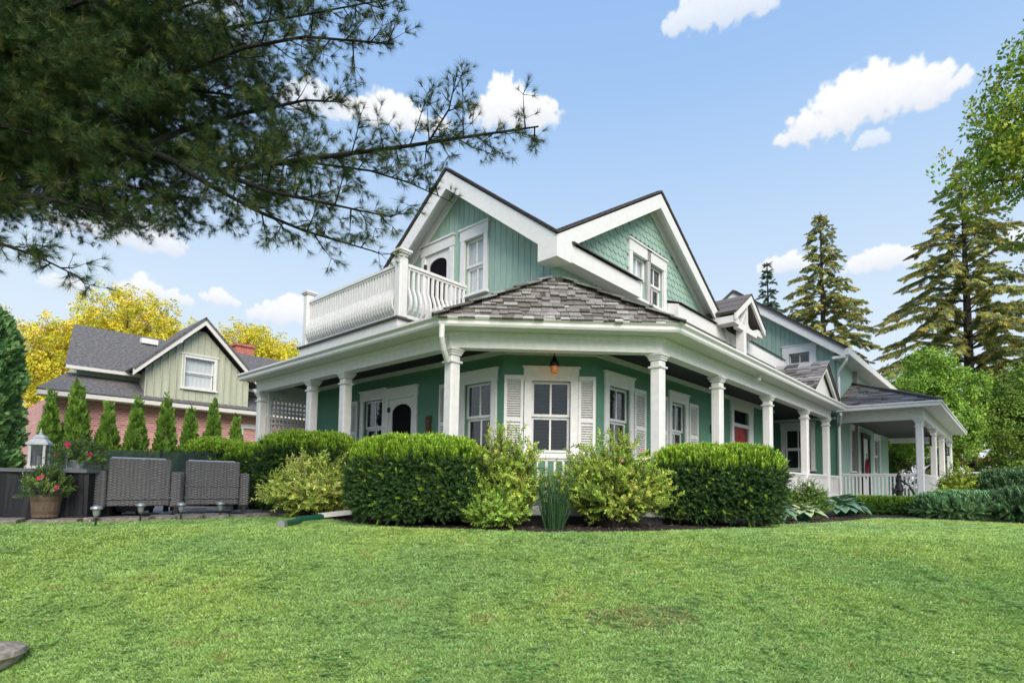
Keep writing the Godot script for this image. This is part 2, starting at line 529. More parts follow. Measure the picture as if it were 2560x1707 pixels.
func railing(a: Vector3, b2: Vector3, top: float, bottom: float, spacing: float, belly := false) -> void:   # a, b2 in house axes at deck level
	var d := b2 - a
	var ln := d.length()
	d /= ln
	var r := node(house, "railing", Transform3D(Basis(), HOUSE_OFF))
	var m := MB.new()
	m.bar(a + Vector3.UP * (top - 0.03), b2 + Vector3.UP * (top - 0.03), 0.09, 0.05)
	m.bar(a + Vector3.UP * (top - 0.075), b2 + Vector3.UP * (top - 0.075), 0.05, 0.04)
	part(r, "top_rail", m.mesh(), M.white)
	m = MB.new()
	m.bar(a + Vector3.UP * bottom, b2 + Vector3.UP * bottom, 0.05, 0.06)
	part(r, "bottom_rail", m.mesh(), M.white)
	var n := int(ln / spacing)
	var side := Vector3.UP.cross(d)
	for k in n:
		var p := a + d * ((k + 0.5) * ln / n) + Vector3.UP * (bottom + 0.03)
		var hh := top - bottom - 0.12
		var t := Transform3D(Basis(d, Vector3.UP * hh, -side if belly else side), p)
		part(r, "baluster", belly_mesh if belly else baluster_mesh, M.white, t)
func shingle_face(parent: Node3D, a: Vector2, b2: Vector2, poly: PackedVector2Array, t: Transform3D, expo: float, wmin: float, wmax: float, r: RandomNumberGenerator, budget := 999) -> int:
	# lays shingles over the polygon poly (in t's xy, y up the slope); a.y..b2.y is the range of courses
	var meshes := []
	for i in 4:
		var mb := MB.new()
		var hh := expo * 1.7
		var tk := 0.024 + 0.009 * i
		mb.quad(Vector3(-0.5, 0, tk), Vector3(0.5, 0, tk), Vector3(0.5, hh, 0.004), Vector3(-0.5, hh, 0.004))
		mb.quad(Vector3(-0.5, 0, 0), Vector3(0.5, 0, 0), Vector3(0.5, 0, tk), Vector3(-0.5, 0, tk))
		mb.tri(Vector3(-0.5, 0, 0), Vector3(-0.5, 0, tk), Vector3(-0.5, hh, 0.004)); mb.tri(Vector3(0.5, 0, tk), Vector3(0.5, 0, 0), Vector3(0.5, hh, 0.004))
		meshes.append(mb.mesh())
	var made := 0
	var y := a.y
	while y < b2.y - expo * 0.4:
		var xr := _span(poly, y + expo * 0.35)
		if xr.y - xr.x > 0.03:
			var x := xr.x - r.randf() * wmin * 0.5
			while x < xr.y and made < budget:
				var w := r.randf_range(wmin, wmax)
				var x0 := maxf(x, xr.x)
				var x1 := minf(x + w, xr.y)
				if x1 - x0 > 0.03:
					var bs := Basis(Vector3(x1 - x0 - 0.006, 0, 0), Vector3.UP, Vector3.BACK).rotated(Vector3.BACK, r.randf_range(-0.012, 0.012))
					part(parent, "shingle", meshes[r.randi() % 4], M["shake_%d" % [0, 0, 1, 2, 2, 4, 0, 3, 1, 2][r.randi() % 10]], t * Transform3D(bs, Vector3((x0 + x1) * 0.5, y + r.randf_range(-0.02, 0.02), r.randf_range(0.0, 0.008))))
					made += 1
				x += w
		y += expo
	return made
func _span(poly: PackedVector2Array, y: float) -> Vector2:
	var lo := INF
	var hi := -INF
	for i in poly.size():
		var p := poly[i]
		var q := poly[(i + 1) % poly.size()]
		if (p.y - y) * (q.y - y) <= 0.0 and absf(p.y - q.y) > 0.0001:
			var x := p.x + (q.x - p.x) * (y - p.y) / (q.y - p.y)
			lo = minf(lo, x)
			hi = maxf(hi, x)
	return Vector2(lo, hi) if lo < hi else Vector2.ZERO
func face_frame(p0: Vector3, p1: Vector3, p2: Vector3) -> Transform3D:    # x along p0-p1 (the eave), y up the slope towards p2, z out
	var x := (p1 - p0).normalized()
	var z := x.cross(p2 - p0).normalized()
	return Transform3D(Basis(x, z.cross(x), z), p0)
func flat2(t: Transform3D, p: Vector3) -> Vector2:
	var q := t.affine_inverse() * p
	return Vector2(q.x, q.y)
func slab(b: MB, pts: Array, thick: float) -> void:     # a roof plane with thickness, pts counter-clockwise seen from above
	var t := face_frame(pts[0], pts[1], pts[-1])
	var poly := PackedVector2Array()
	for p in pts:
		poly.append(flat2(t, p))
	b.prism(poly, t, thick)
func course_roof(b: MB, p0: Vector3, p1: Vector3, q0: Vector3, q1: Vector3, n: int, r: RandomNumberGenerator) -> void:  # eave p0-p1, ridge q0-q1: overlapping courses
	var t := face_frame(p0, p1, q0)
	for k in n:
		var f0 := float(k) / n
		var f1 := minf((k + 1.6) / n, 1.0)
		var a := p0.lerp(q0, f0)
		var c := p1.lerp(q1, f0)
		var d := p1.lerp(q1, f1)
		var e := p0.lerp(q0, f1)
		var z := t.basis.z
		var h := 0.014 + r.randf() * 0.012
		b.quad(a + z * h, c + z * h, d + z * 0.008, e + z * 0.008)
		b.quad(a, c, c + z * h, a + z * h)
		b.tri(a, a + z * h, e + z * 0.008); b.tri(c + z * h, c, d + z * 0.008)
# rake trim of a gable: bargeboards along both slopes; frame t's xy is the gable plane
func bargeboard(t: Transform3D, a: Vector2, b2: Vector2, width: float, thick: float, called := "bargeboard", m: Material = null) -> void:
	var d := (b2 - a).normalized()
	var down := Vector2(d.y, -d.x)
	if down.y > 0:
		down = -down
	var vert := Vector2(0, -width / maxf(absf(d.x), 0.2))
	var poly := PackedVector2Array([a, b2, b2 + vert, a + vert])
	var mb := MB.new()
	mb.prism(poly, t, thick)
	hpart(called, mb, m if m else M.white)
func planks(parent: Node3D, t: Transform3D, s0: float, s1: float, bottom: Callable, top: Callable, holes: Array, w: float, mats: Array, called := "plank") -> void:
	var r := RandomNumberGenerator.new()
	r.seed = 77
	var s := s0
	while s < s1 - 0.01:
		var e := minf(s + w, s1)
		var cuts := [[bottom.call((s + e) * 0.5), 99.0]]
		for h in holes:
			if (s + e) * 0.5 > h[0] and (s + e) * 0.5 < h[2]:
				var nc := []
				for c in cuts:
					if h[1] > c[0]:
						nc.append([c[0], minf(c[1], h[1])])
					if h[3] < c[1]:
						nc.append([maxf(c[0], h[3]), c[1]])
				cuts = nc
		for c in cuts:
			var lo0: float = maxf(bottom.call(s), c[0]) if c[0] <= bottom.call((s + e) * 0.5) + 0.001 else c[0]
			var lo1: float = maxf(bottom.call(e), c[0]) if c[0] <= bottom.call((s + e) * 0.5) + 0.001 else c[0]
			if c[0] <= bottom.call((s + e) * 0.5) + 0.001:
				lo0 = bottom.call(s)
				lo1 = bottom.call(e)
			var h0: float = minf(top.call(s), c[1])
			var h1: float = minf(top.call(e), c[1])
			if h0 - lo0 < 0.02 and h1 - lo1 < 0.02:
				continue
			var mb := MB.new()
			mb.prism(PackedVector2Array([Vector2(s + 0.004, lo0), Vector2(e - 0.004, lo1), Vector2(e - 0.004, maxf(h1, lo1 + 0.005)), Vector2(s + 0.004, maxf(h0, lo0 + 0.005))]), t * Transform3D(Basis(), Vector3(0, 0, r.randf_range(-0.002, 0.002))), 0.02)
			part(parent, called, mb.mesh(), mats[r.randi() % mats.size()])
		s = e

func HT(frame: Basis, o: Vector3) -> Transform3D:
	return Transform3D(frame, o)
func PT(frame: Basis, o: Vector3) -> Transform3D:      # the same, for a node placed under the house
	return Transform3D(frame, o + HOUSE_OFF)
func build_house() -> void:
	house = thing("green_house", "green and white house with wraparound columned porch and cedar shingle roofs", "house", W(12, 9, 0), PI / 4)
	var r := RandomNumberGenerator.new()
	r.seed = 21
	var b := MB.new()
	b.box(Vector3(-0.02, 0, -0.02), Vector3(0.02, 1, 0.02))
	baluster_mesh = b.mesh()
	# bowed baluster: straight above, a belly that swings outwards below
	b = MB.new()
	var bp := []
	for k in 11:
		var f := k / 10.0
		var o := 0.0
		if f < 0.6:
			o = 0.09 * sin(PI * pow(f / 0.6, 0.8))
		bp.append(Vector3(0, f, o))
	for k in 10:
		var p: Vector3 = bp[k]
		var q: Vector3 = bp[k + 1]
		for s in [-1, 1]:
			b.quad(p + Vector3(0.02 * s, 0, 0.02 * s), p + Vector3(0.02 * s, 0, -0.02 * s), q + Vector3(0.02 * s, 0, -0.02 * s), q + Vector3(0.02 * s, 0, 0.02 * s))
		b.quad(p + Vector3(-0.02, 0, 0.02), p + Vector3(0.02, 0, 0.02), q + Vector3(0.02, 0, 0.02), q + Vector3(-0.02, 0, 0.02))
		b.quad(p + Vector3(0.02, 0, -0.02), p + Vector3(-0.02, 0, -0.02), q + Vector3(-0.02, 0, -0.02), q + Vector3(0.02, 0, -0.02))
	belly_mesh = b.mesh()

	# --- porch floor, beam, soffit, gutter, ceiling
	b = MB.new()
	var fl := porch_line(0.14, 13.5, 20.3)
	var flr := PackedVector2Array([Vector2(fl[0].x, -fl[0].y), Vector2(fl[1].x, -fl[1].y), Vector2(fl[2].x, -fl[2].y), Vector2(20.3, -fl[3].y), Vector2(20.3, -5.36), Vector2(8.0, -5.36), Vector2(6.85, -6.51), Vector2(6.85, -13.5)])
	b.prism(flr, Transform3D(Basis(Vector3.RIGHT, Vector3.BACK, Vector3.DOWN), Vector3(0, 0.12, 0)), 0.18)
	hpart("porch_floor", b, M.floor)
	b = MB.new()
	sweep(b, [Vector2(0.12, 0.14), Vector2(0.16, 0.14), Vector2(0.16, 0.28), Vector2(0.12, 0.28)], 13.5, 20.3)
	hpart("porch_fascia", b, M.white)
	b = MB.new()
	sweep(b, [Vector2(0.06, -0.05), Vector2(0.10, -0.05), Vector2(0.10, 0.119), Vector2(0.06, 0.119)], 13.5, 20.3)
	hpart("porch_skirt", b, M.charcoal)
	b = MB.new()
	sweep(b, [Vector2(-0.1, BEAM), Vector2(0.1, BEAM), Vector2(0.1, BEAM + 0.17), Vector2(0.115, BEAM + 0.18), Vector2(0.115, SOFFIT - 0.002), Vector2(-0.1, SOFFIT - 0.002)], 13.68, 18.95)
	hpart("porch_beam", b, M.white)
	b = MB.new()
	sweep(b, [Vector2(0.1, SOFFIT), Vector2(0.4, SOFFIT), Vector2(0.4, SOFFIT + 0.02), Vector2(0.1, SOFFIT + 0.02)], 13.85, 19.1)
	hpart("soffit", b, M.white)
	b = MB.new()
	sweep(b, [Vector2(0.385, SOFFIT + 0.022), Vector2(0.40, SOFFIT - 0.012), Vector2(0.445, SOFFIT - 0.012), Vector2(0.465, SOFFIT + 0.02), Vector2(0.465, SOFFIT + 0.065), Vector2(0.505, SOFFIT + 0.105), Vector2(0.505, SOFFIT + 0.14), Vector2(0.49, SOFFIT + 0.14), Vector2(0.485, SOFFIT + 0.11), Vector2(0.385, SOFFIT + 0.11)], 13.87, 19.12)
	hpart("gutter", b, M.white)
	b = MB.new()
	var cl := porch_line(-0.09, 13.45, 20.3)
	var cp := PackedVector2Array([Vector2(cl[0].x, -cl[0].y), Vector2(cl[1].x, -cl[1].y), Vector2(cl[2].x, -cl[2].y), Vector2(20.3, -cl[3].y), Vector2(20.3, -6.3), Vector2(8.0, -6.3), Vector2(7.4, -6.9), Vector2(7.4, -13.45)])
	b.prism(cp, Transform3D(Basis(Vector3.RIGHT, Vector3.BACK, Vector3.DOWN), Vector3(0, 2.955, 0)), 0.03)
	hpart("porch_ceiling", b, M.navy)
	# end of the left-hand eave: beam return and gable end
	b = MB.new()
	b.box(L(5.6, 13.68, BEAM), L(7.2, 13.5, SOFFIT - 0.004)); b.box(L(5.3, 13.86, SOFFIT + 0.022), L(7.2, 13.8, 3.16))
	hpart("end_beam", b, M.white)

	# --- columns
	for p in [[5.69, 6.53], [5.69, 9.70], [5.69, 11.05], [5.69, 13.57], [8.03, 4.19], [10.44, 4.19], [13.38, 4.19], [16.44, 4.19], [18.75, 4.19]]:
		column(p[0], p[1])
	# --- porch railings
	railing(L(5.69, 6.53, 0.3) + Vector3(0.09, 0, 0.09), L(8.03, 4.19, 0.3) - Vector3(0.09, 0, 0.09), 0.78, 0.1, 0.13)
	for s in [[10.44, 13.38], [13.38, 16.44], [16.44, 18.75]]:
		railing(L(s[0] + 0.1, 4.19, 0.3), L(s[1] - 0.1, 4.19, 0.3), 0.72, 0.1, 0.14)
	railing(L(18.85, 4.19, 0.3), L(20.27, 4.19, 0.3), 0.72, 0.1, 0.14)
	railing(L(5.69, 9.6, 0.3), L(5.69, 6.63, 0.3), 0.78, 0.1, 0.14)

	# --- ground-floor walls
	var TLw := HT(FL, L(UL, 13.4, 0))
	b = MB.new()
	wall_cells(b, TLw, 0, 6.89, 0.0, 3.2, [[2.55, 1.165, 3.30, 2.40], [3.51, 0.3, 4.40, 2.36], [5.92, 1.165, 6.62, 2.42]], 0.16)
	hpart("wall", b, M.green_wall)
	var TCw := HT(FC, L(UL, 6.51, 0))
	b = MB.new()
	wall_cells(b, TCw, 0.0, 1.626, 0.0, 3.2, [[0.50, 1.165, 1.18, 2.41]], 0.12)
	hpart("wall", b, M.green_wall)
	var TRw := HT(FR, L(0, VR, 0))
	b = MB.new()
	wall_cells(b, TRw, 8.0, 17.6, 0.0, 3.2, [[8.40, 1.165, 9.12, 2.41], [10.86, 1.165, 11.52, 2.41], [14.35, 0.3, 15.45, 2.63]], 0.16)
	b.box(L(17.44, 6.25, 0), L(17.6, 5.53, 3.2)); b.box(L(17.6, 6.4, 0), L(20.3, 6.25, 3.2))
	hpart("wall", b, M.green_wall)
	window(house, PT(FL, L(UL, 13.4 - 2.55, 1.165)), 0.75, 1.235, {"blind": "slats", "head": 0.2})
	window(house, PT(FL, L(UL, 13.4 - 5.92, 1.165)), 0.70, 1.255, {"blind": "slats", "head": 0.2})
	window(house, Transform3D(FC, TCw * Vector3(0.50, 1.165, 0) + HOUSE_OFF), 0.68, 1.245, {"blind": "slats", "head": 0.22})
	window(house, PT(FR, L(8.40, VR, 1.165)), 0.72, 1.245, {"blind": "slats", "head": 0.22})
	window(house, PT(FR, L(10.86, VR, 1.165)), 0.66, 1.245, {"blind": "slats", "head": 0.2})
	shutter(PT(FL, L(UL, 11.36, 1.10)), 0.27, 1.34)
	shutter(PT(FL, L(UL, 8.19, 1.10)), 0.45, 1.40)
	shutter(Transform3D(FC, TCw * Vector3(0.02, 1.10, 0) + HOUSE_OFF), 0.335, 1.40)
	shutter(Transform3D(FC, TCw * Vector3(1.315, 1.10, 0) + HOUSE_OFF), 0.305, 1.40)
	shutter(PT(FR, L(9.29, VR, 1.10)), 0.44, 1.38)
	shutter(PT(FR, L(11.70, VR, 1.10)), 0.46, 1.38)
	shutter(PT(FR, L(10.24, VR, 1.10)), 0.42, 1.38)
	screen_door(PT(FL, L(UL, 9.89, 0.3)), 0.89, 2.06)
	# crown trim where the walls meet the porch ceiling
	b = MB.new()
	b.box(L(UL - 0.05, 13.4, 2.86), L(UL, 6.52, 2.945))
	b.obox(TCw * Transform3D(Basis(), Vector3(0.813, 2.9025, 0.025)), Vector3(1.64, 0.085, 0.05))
	b.box(L(8.0, VR, 2.86), L(17.6, VR - 0.05, 2.945))
	b.box(L(UW - 0.05, 6.25, 2.86), L(UW, VW, 2.945))
	hpart("ceiling_trim", b, M.white)
	# front door with transom
	var fd := node(house, "front_door", PT(FR, L(14.35, VR, 0.3)))
	b = MB.new()
	b.box(Vector3(-0.18, 0, -0.02), Vector3(0, 2.33, 0.045)); b.box(Vector3(1.1, 0, -0.02), Vector3(1.42, 2.33, 0.045))
	b.box(Vector3(-0.2, 2.33, -0.02), Vector3(1.44, 2.56, 0.05)); b.box(Vector3(0, 1.9, -0.06), Vector3(1.1, 1.99, 0.03))
	part(fd, "frame", b.mesh(), M.white)
	b = MB.new()
	b.box(Vector3(0, 0, -0.09), Vector3(1.1, 1.9, -0.05))
	for i in 2:
		for j in 2:
			b.box(Vector3(0.14 + i * 0.46, 0.2 + j * 0.85, -0.05), Vector3(0.5 + i * 0.46, 0.85 + j * 0.85, -0.038))
	part(fd, "leaf", b.mesh(), M.red_door)
	b = MB.new()
	b.box(Vector3(0, 1.99, -0.08), Vector3(1.1, 2.33, -0.07))
	part(fd, "transom", b.mesh(), M.screen)
	# porch end lattice
	var lat := node(house, "lattice_screen", Transform3D(Basis(), HOUSE_OFF))
	b = MB.new()
	b.box(L(5.78, 13.47, 2.62), L(7.6, 13.41, 2.735)); b.box(L(5.78, 13.47, 0.3), L(5.84, 13.41, 2.62)); b.box(L(7.5, 13.47, 0.3), L(7.6, 13.41, 2.62)); b.box(L(5.84, 13.47, 0.3), L(7.5, 13.41, 0.4))
	part(lat, "frame", b.mesh(), M.white_old)
	for k in 17:
		b = MB.new()
		var x := 5.84 + (k + 0.5) * 1.66 / 17
		b.box(L(x - 0.022, 13.45, 0.4), L(x + 0.022, 13.44, 2.62))
		part(lat, "slat", b.mesh(), M.white_old)
	for k in 19:
		b = MB.new()
		var y := 0.4 + (k + 0.5) * 2.22 / 19
		b.box(L(5.84, 13.438, y - 0.024), L(7.5, 13.428, y + 0.024))
		part(lat, "slat", b.mesh(), M.white_old)

	# --- balcony over the left-hand porch
	b = MB.new()
	b.box(L(5.24, 10.80, 3.145), L(6.84, 7.42, 3.30))
	hpart("balcony_deck", b, M.white)
	b = MB.new()
	b.box(L(5.20, 10.84, 3.302), L(6.84, 7.38, 3.335))
	hpart("balcony_floor", b, M.rooftop)
	for p in [[5.36, 7.50, 4.50], [5.36, 10.70, 4.50]]:
		var po := node(house, "balcony_post", PT(Basis(), L(p[0], p[1], 3.337)))
		part(po, "shaft", cbox(0.17, 1.10, 0.17), M.white, Transform3D(Basis(), Vector3(0, 0.55, 0)))
		b = MB.new()
		b.box(Vector3(-0.105, 1.10, -0.105), Vector3(0.105, 1.13, 0.105)); b.box(Vector3(-0.125, 1.13, -0.125), Vector3(0.125, 1.165, 0.125))
		for s in 4:
			var q := Basis(Vector3.UP, s * PI / 2)
			b.tri(q * Vector3(-0.125, 1.166, 0.125), q * Vector3(0.125, 1.166, 0.125), Vector3(0, 1.22, 0))
		part(po, "cap", b.mesh(), M.white)
	railing(L(5.36, 10.61, 3.335), L(5.36, 7.59, 3.335), 0.97, 0.06, 0.085, true)
	railing(L(5.45, 7.50, 3.335), L(6.82, 7.50, 3.335), 0.97, 0.06, 0.10, true)

	# --- left-hand gable
	var G1 := HT(FL, L(UL, 10.43, 0))
	var gw := node(house, "gable_wall", Transform3D(Basis(), HOUSE_OFF))
	planks(gw, G1, 0.25, 5.09, func(_s): return 3.2, func(s): return 6.20 - 0.757 * absf(s - 2.68), [[1.68, 3.0, 2.44, 5.20], [2.86, 4.14, 3.39, 5.19]], 0.142, [M.teal, M.teal_b])
	b = MB.new()
	wall_cells(b, G1 * Transform3D(Basis(), Vector3(0, 0, -0.03)), 0.6, 5.07, 3.0, 4.4, [[1.68, 3.0, 2.44, 5.20], [2.86, 4.14, 3.39, 5.19]], 0.1)
	wall_cells(b, G1 * Transform3D(Basis(), Vector3(0, 0, -0.03)), 1.6, 3.8, 4.4, 5.4, [[1.68, 3.0, 2.44, 5.20], [2.86, 4.14, 3.39, 5.19]], 0.1)
	hpart("sheathing", b, M.teal_b)
	screen_door(PT(FL, L(UL, 8.75, 3.34)), 0.76, 1.86)
	window(house, PT(FL, L(UL, 7.57, 4.14)), 0.53, 1.05, {"blind": "curtain", "trim": 0.1, "head": 0.2})
	# bargeboards, soffits and frieze of that gable
	var R1 := HT(FL, L(6.49, 10.43, 0))
	bargeboard(R1, Vector2(0.0, 4.46), Vector2(2.68, 6.49), 0.27, 0.045)
	bargeboard(R1, Vector2(2.68, 6.49), Vector2(5.35, 4.46), 0.27, 0.045)
	b = MB.new()
	for s in [[0.0, 4.39, 2.68, 6.42], [2.68, 6.42, 5.35, 4.39]]:
		b.prism(PackedVector2Array([Vector2(s[0], s[1]), Vector2(s[2], s[3]), Vector2(s[2], s[3] - 0.05), Vector2(s[0], s[1] - 0.05)]), HT(FL, L(6.536, 10.43, 0)), 0.45)
	hpart("gable_soffit", b, M.white)
	b = MB.new()
	for s in [[0.0, 4.33, 2.68, 6.36], [2.68, 6.36, 5.0, 4.60]]:
		b.prism(PackedVector2Array([Vector2(s[0], s[1]), Vector2(s[2], s[3]), Vector2(s[2], s[3] - 0.19), Vector2(s[0], s[1] - 0.19)]), HT(FL, L(UL - 0.045, 10.43, 0)), 0.04)
	hpart("frieze_board", b, M.white)
	b = MB.new()      # boxed eave return at the corner
	b.box(L(6.485, 5.46, 4.12), L(6.86, 5.075, 4.44))
	hpart("eave_return", b, M.white)

	# --- right-hand gable with scalloped shingles
	var G2 := HT(FR, L(0, VR, 0))
	b = MB.new()
	var hol := [[9.2, 4.3, 9.78, 5.15], [9.9, 4.3, 10.48, 5.15]]
	for s in [[6.9, 8.2, 3.2, 4.7], [8.2, 9.2, 3.2, 5.2], [9.2, 10.48, 3.2, 5.8], [10.48, 11.6, 3.2, 5.2], [11.6, 13.0, 3.2, 4.7]]:
		wall_cells(b, G2 * Transform3D(Basis(), Vector3(0, 0, -0.03)), s[0], s[1], s[2], s[3], hol, 0.1)
	b.prism(PackedVector2Array([Vector2(7.6, 4.7), Vector2(9.2, 4.7), Vector2(9.2, 5.6)]), G2 * Transform3D(Basis(), Vector3(0, 0, -0.035)), 0.05)
	b.prism(PackedVector2Array([Vector2(10.48, 4.7), Vector2(12.1, 4.7), Vector2(10.48, 5.6)]), G2 * Transform3D(Basis(), Vector3(0, 0, -0.035)), 0.05)
	hpart("sheathing", b, M.teal_b)
	var lower := node(house, "gable_wall", Transform3D(Basis(), HOUSE_OFF))
	planks(lower, G2, 6.845, 9.05, func(_s): return 3.3, func(_s): return 4.2, [], 0.142, [M.teal, M.teal_b])
	var sw := node(house, "shingled_gable", Transform3D(Basis(), HOUSE_OFF))
	b = MB.new()
	var sc := PackedVector2Array([Vector2(-0.5, 1.6), Vector2(-0.5, 0.42)])
	for k in 7:
		var a := PI + PI * k / 6.0
		sc.append(Vector2(cos(a) * 0.5, 0.42 + sin(a) * 0.42))
	sc.append(Vector2(0.5, 0.42)); sc.append(Vector2(0.5, 1.6))
	b.prism(sc, Transform3D(Basis(Vector3(1, 0, 0), Vector3(0, 1, -0.09), Vector3(0, 0, 1)), Vector3(0, 0, 0.14)), 0.14)
	var scal := b.mesh()
	var row := 0
	var y := 4.52
	while y < 6.1:
		var x := 7.2 + (0.083 if row % 2 else 0.0)
		while x < 12.6:
			var top := 6.22 - 0.6 * absf(x - 9.87)
			var in_win := x > 9.06 and x < 10.66 and y < 5.33
			if y + 0.12 < top and not in_win:
				part(sw, "scallop_shingle", scal, M.teal if r.randf() < 0.6 else M.teal_b, G2 * Transform3D(Basis().scaled(Vector3(0.16, 0.135, 0.13)), Vector3(x, y, 0.0)))
			x += 0.166
		y += 0.135
		row += 1
	window(house, PT(FR, L(9.2, VR, 4.3)), 0.58, 0.85, {"trim": 0.12, "head": 0.22, "cols": 2, "rows": 2, "blind": "curtain"})
	window(house, PT(FR, L(9.9, VR, 4.3)), 0.58, 0.85, {"trim": 0.12, "head": 0.22, "cols": 2, "rows": 2})
	var R2 := HT(FR, L(0, 5.08, 0))
	bargeboard(R2, Vector2(6.49, 4.46), Vector2(9.87, 6.49), 0.25, 0.045)
	bargeboard(R2, Vector2(9.87, 6.49), Vector2(13.30, 4.43), 0.25, 0.045)
	b = MB.new()
	for s in [[6.5, 4.40, 9.87, 6.42], [9.87, 6.42, 13.28, 4.375]]:
		b.prism(PackedVector2Array([Vector2(s[0], s[1]), Vector2(s[2], s[3]), Vector2(s[2], s[3] - 0.05), Vector2(s[0], s[1] - 0.05)]), HT(FR, L(0, 5.126, 0)), 0.34)
	hpart("gable_soffit", b, M.white)
	b = MB.new()
	for s in [[7.2, 4.76, 9.87, 6.365], [9.87, 6.365, 12.6, 4.727]]:
		b.prism(PackedVector2Array([Vector2(s[0], s[1]), Vector2(s[2], s[3]), Vector2(s[2], s[3] - 0.15), Vector2(s[0], s[1] - 0.15)]), HT(FR, L(0, VR - 0.05, 0)), 0.045)
	hpart("frieze_board", b, M.white)
	# pent eave across the gable's foot, broken by the windows
	for s in [[6.87, 9.05], [10.64, 13.2]]:
		b = MB.new()
		b.prism(PackedVector2Array([Vector2(-5.08, 4.14), Vector2(-5.08, 4.43), Vector2(-5.36, 4.50), Vector2(-5.36, 4.14)]), Transform3D(Basis(Vector3(0, 0, 1), Vector3.UP, Vector3(-1, 0, 0)), Vector3(s[0], 0, 0)), s[1] - s[0])
		hpart("pent_eave", b, M.white)
		b = MB.new()
		course_roof(b, L(s[0], 5.03, 4.44), L(s[1], 5.03, 4.44), L(s[0], 5.36, 4.56), L(s[1], 5.36, 4.56), 2, r)
		hpart("pent_roof", b, M.rooftop)
	# --- main roof planes
	b = MB.new()
	slab(b, [L(6.465, 5.065, 4.49), L(9.87, 7.75, 6.55), L(6.465, 7.75, 6.55)], 0.02)
	slab(b, [L(13.31, 5.065, 4.49), L(17.9, 5.065, 4.49), L(17.9, 7.75, 6.55), L(9.87, 7.75, 6.55)], 0.02)
	slab(b, [L(19.9, 10.46, 4.49), L(6.465, 10.46, 4.49), L(6.465, 7.75, 6.55), L(19.9, 7.75, 6.55)], 0.02)
	course_roof(b, L(6.455, 5.06, 4.49), L(6.50, 5.06, 4.49), L(6.455, 7.75, 6.55), L(9.87, 7.75, 6.55), 18, r)
	course_roof(b, L(13.31, 5.055, 4.49), L(17.9, 5.055, 4.49), L(9.87, 7.75, 6.55), L(17.9, 7.75, 6.55), 18, r)
	course_roof(b, L(19.9, 10.48, 4.49), L(6.455, 10.48, 4.49), L(19.9, 7.75, 6.55), L(6.455, 7.75, 6.55), 18, r)
	hpart("main_roof", b, M.rooftop, "stuff")
	b = MB.new()
	slab(b, [L(6.46, 5.06, 4.49), L(9.87, 5.06, 6.55), L(9.87, 7.75, 6.55)], 0.02)
	slab(b, [L(13.31, 5.06, 4.46), L(9.87, 7.75, 6.55), L(9.87, 5.06, 6.55)], 0.02)
	course_roof(b, L(6.455, 5.09, 4.49), L(6.455, 5.055, 4.49), L(9.87, 7.75, 6.55), L(9.87, 5.055, 6.55), 20, r)
	course_roof(b, L(13.32, 5.055, 4.46), L(13.32, 5.09, 4.46), L(9.87, 5.055, 6.55), L(9.87, 7.75, 6.55), 20, r)
	hpart("cross_roof", b, M.rooftop, "stuff")
	b = MB.new()      # eave fascia and soffit of the main roof beyond the gable
	b.box(L(13.3, 5.36, 4.12), L(17.8, 5.06, 4.42))
	hpart("eave_board", b, M.white)

	# --- porch roofs
	var e0 := porch_line(0.48, 13.87, 19.1)
	var P1 := L(e0[1].x, e0[1].y, 3.12)
	var P2 := L(e0[2].x, e0[2].y, 3.12)
	var AP := L(6.84, 5.37, 3.93)
	var cr := node(house, "corner_porch_roof", Transform3D(Basis(), HOUSE_OFF))
	b = MB.new()
	slab(b, [P1, P2, AP], 0.04)
	part(cr, "roof_deck", b.mesh(), M.rooftop)
	var tf := face_frame(P1, P2, AP)
	var poly := PackedVector2Array([flat2(tf, P1), flat2(tf, P2), flat2(tf, AP)])
	shingle_face(cr, Vector2(0, -0.03), Vector2(0, poly[2].y), poly, tf, 0.086, 0.06, 0.22, r, 240)
	for s in [[P1, AP], [P2, AP]]:
		var a: Vector3 = s[0]
		var c: Vector3 = s[1]
		var n := int(a.distance_to(c) / 0.2)
		var dirn := (c - a).normalized()
		var sd := Vector3.UP.cross(dirn).normalized()
		var up := dirn.cross(sd)
		for k in n:
			b = MB.new()
			var o := a + dirn * (0.05 + k * 0.2) + up * (0.045 + 0.012 * (k % 2))
			for q in [-1, 1]:
				b.obox(Transform3D(Basis(sd, up, dirn).rotated(dirn, -0.35 * q) * Basis(Vector3.RIGHT, 0.06), o + sd * 0.055 * q), Vector3(0.12, 0.02, 0.25))
			part(cr, "ridge_cap", b.mesh(), M["shake_%d" % [0, 2, 4, 1][r.randi() % 4]])
	b = MB.new()      # side planes of the porch roof
	course_roof(b, P2, L(19.1, e0[3].y, 3.12), AP, L(19.1, 5.36, 3.93), 11, r)
	b.quad(P2, L(19.1, e0[3].y, 3.12), L(19.1, 5.36, 3.93), AP)
	course_roof(b, L(e0[0].x, 7.40, 3.12), P1, L(6.84, 7.40, 3.93), AP, 11, r)
	b.quad(L(e0[0].x, 7.40, 3.12), P1, AP, L(6.84, 7.40, 3.93))
	course_roof(b, L(e0[0].x, 13.87, 3.12), L(e0[0].x, 10.82, 3.12), L(6.84, 13.87, 3.38), L(6.84, 10.82, 3.38), 9, r)
	b.quad(L(e0[0].x, 13.87, 3.115), L(e0[0].x, 10.82, 3.115), L(7.4, 10.82, 3.4), L(7.4, 13.87, 3.4))
	b.quad(L(e0[0].x, 10.9, 3.115), L(e0[0].x, 7.3, 3.115), L(6.9, 7.3, 3.12), L(6.9, 10.9, 3.12))
	hpart("porch_roof", b, M.shake_1, "stuff")

	# --- rear wing
	var TS := HT(FL, L(UW, 6.25, 0))
	b = MB.new()
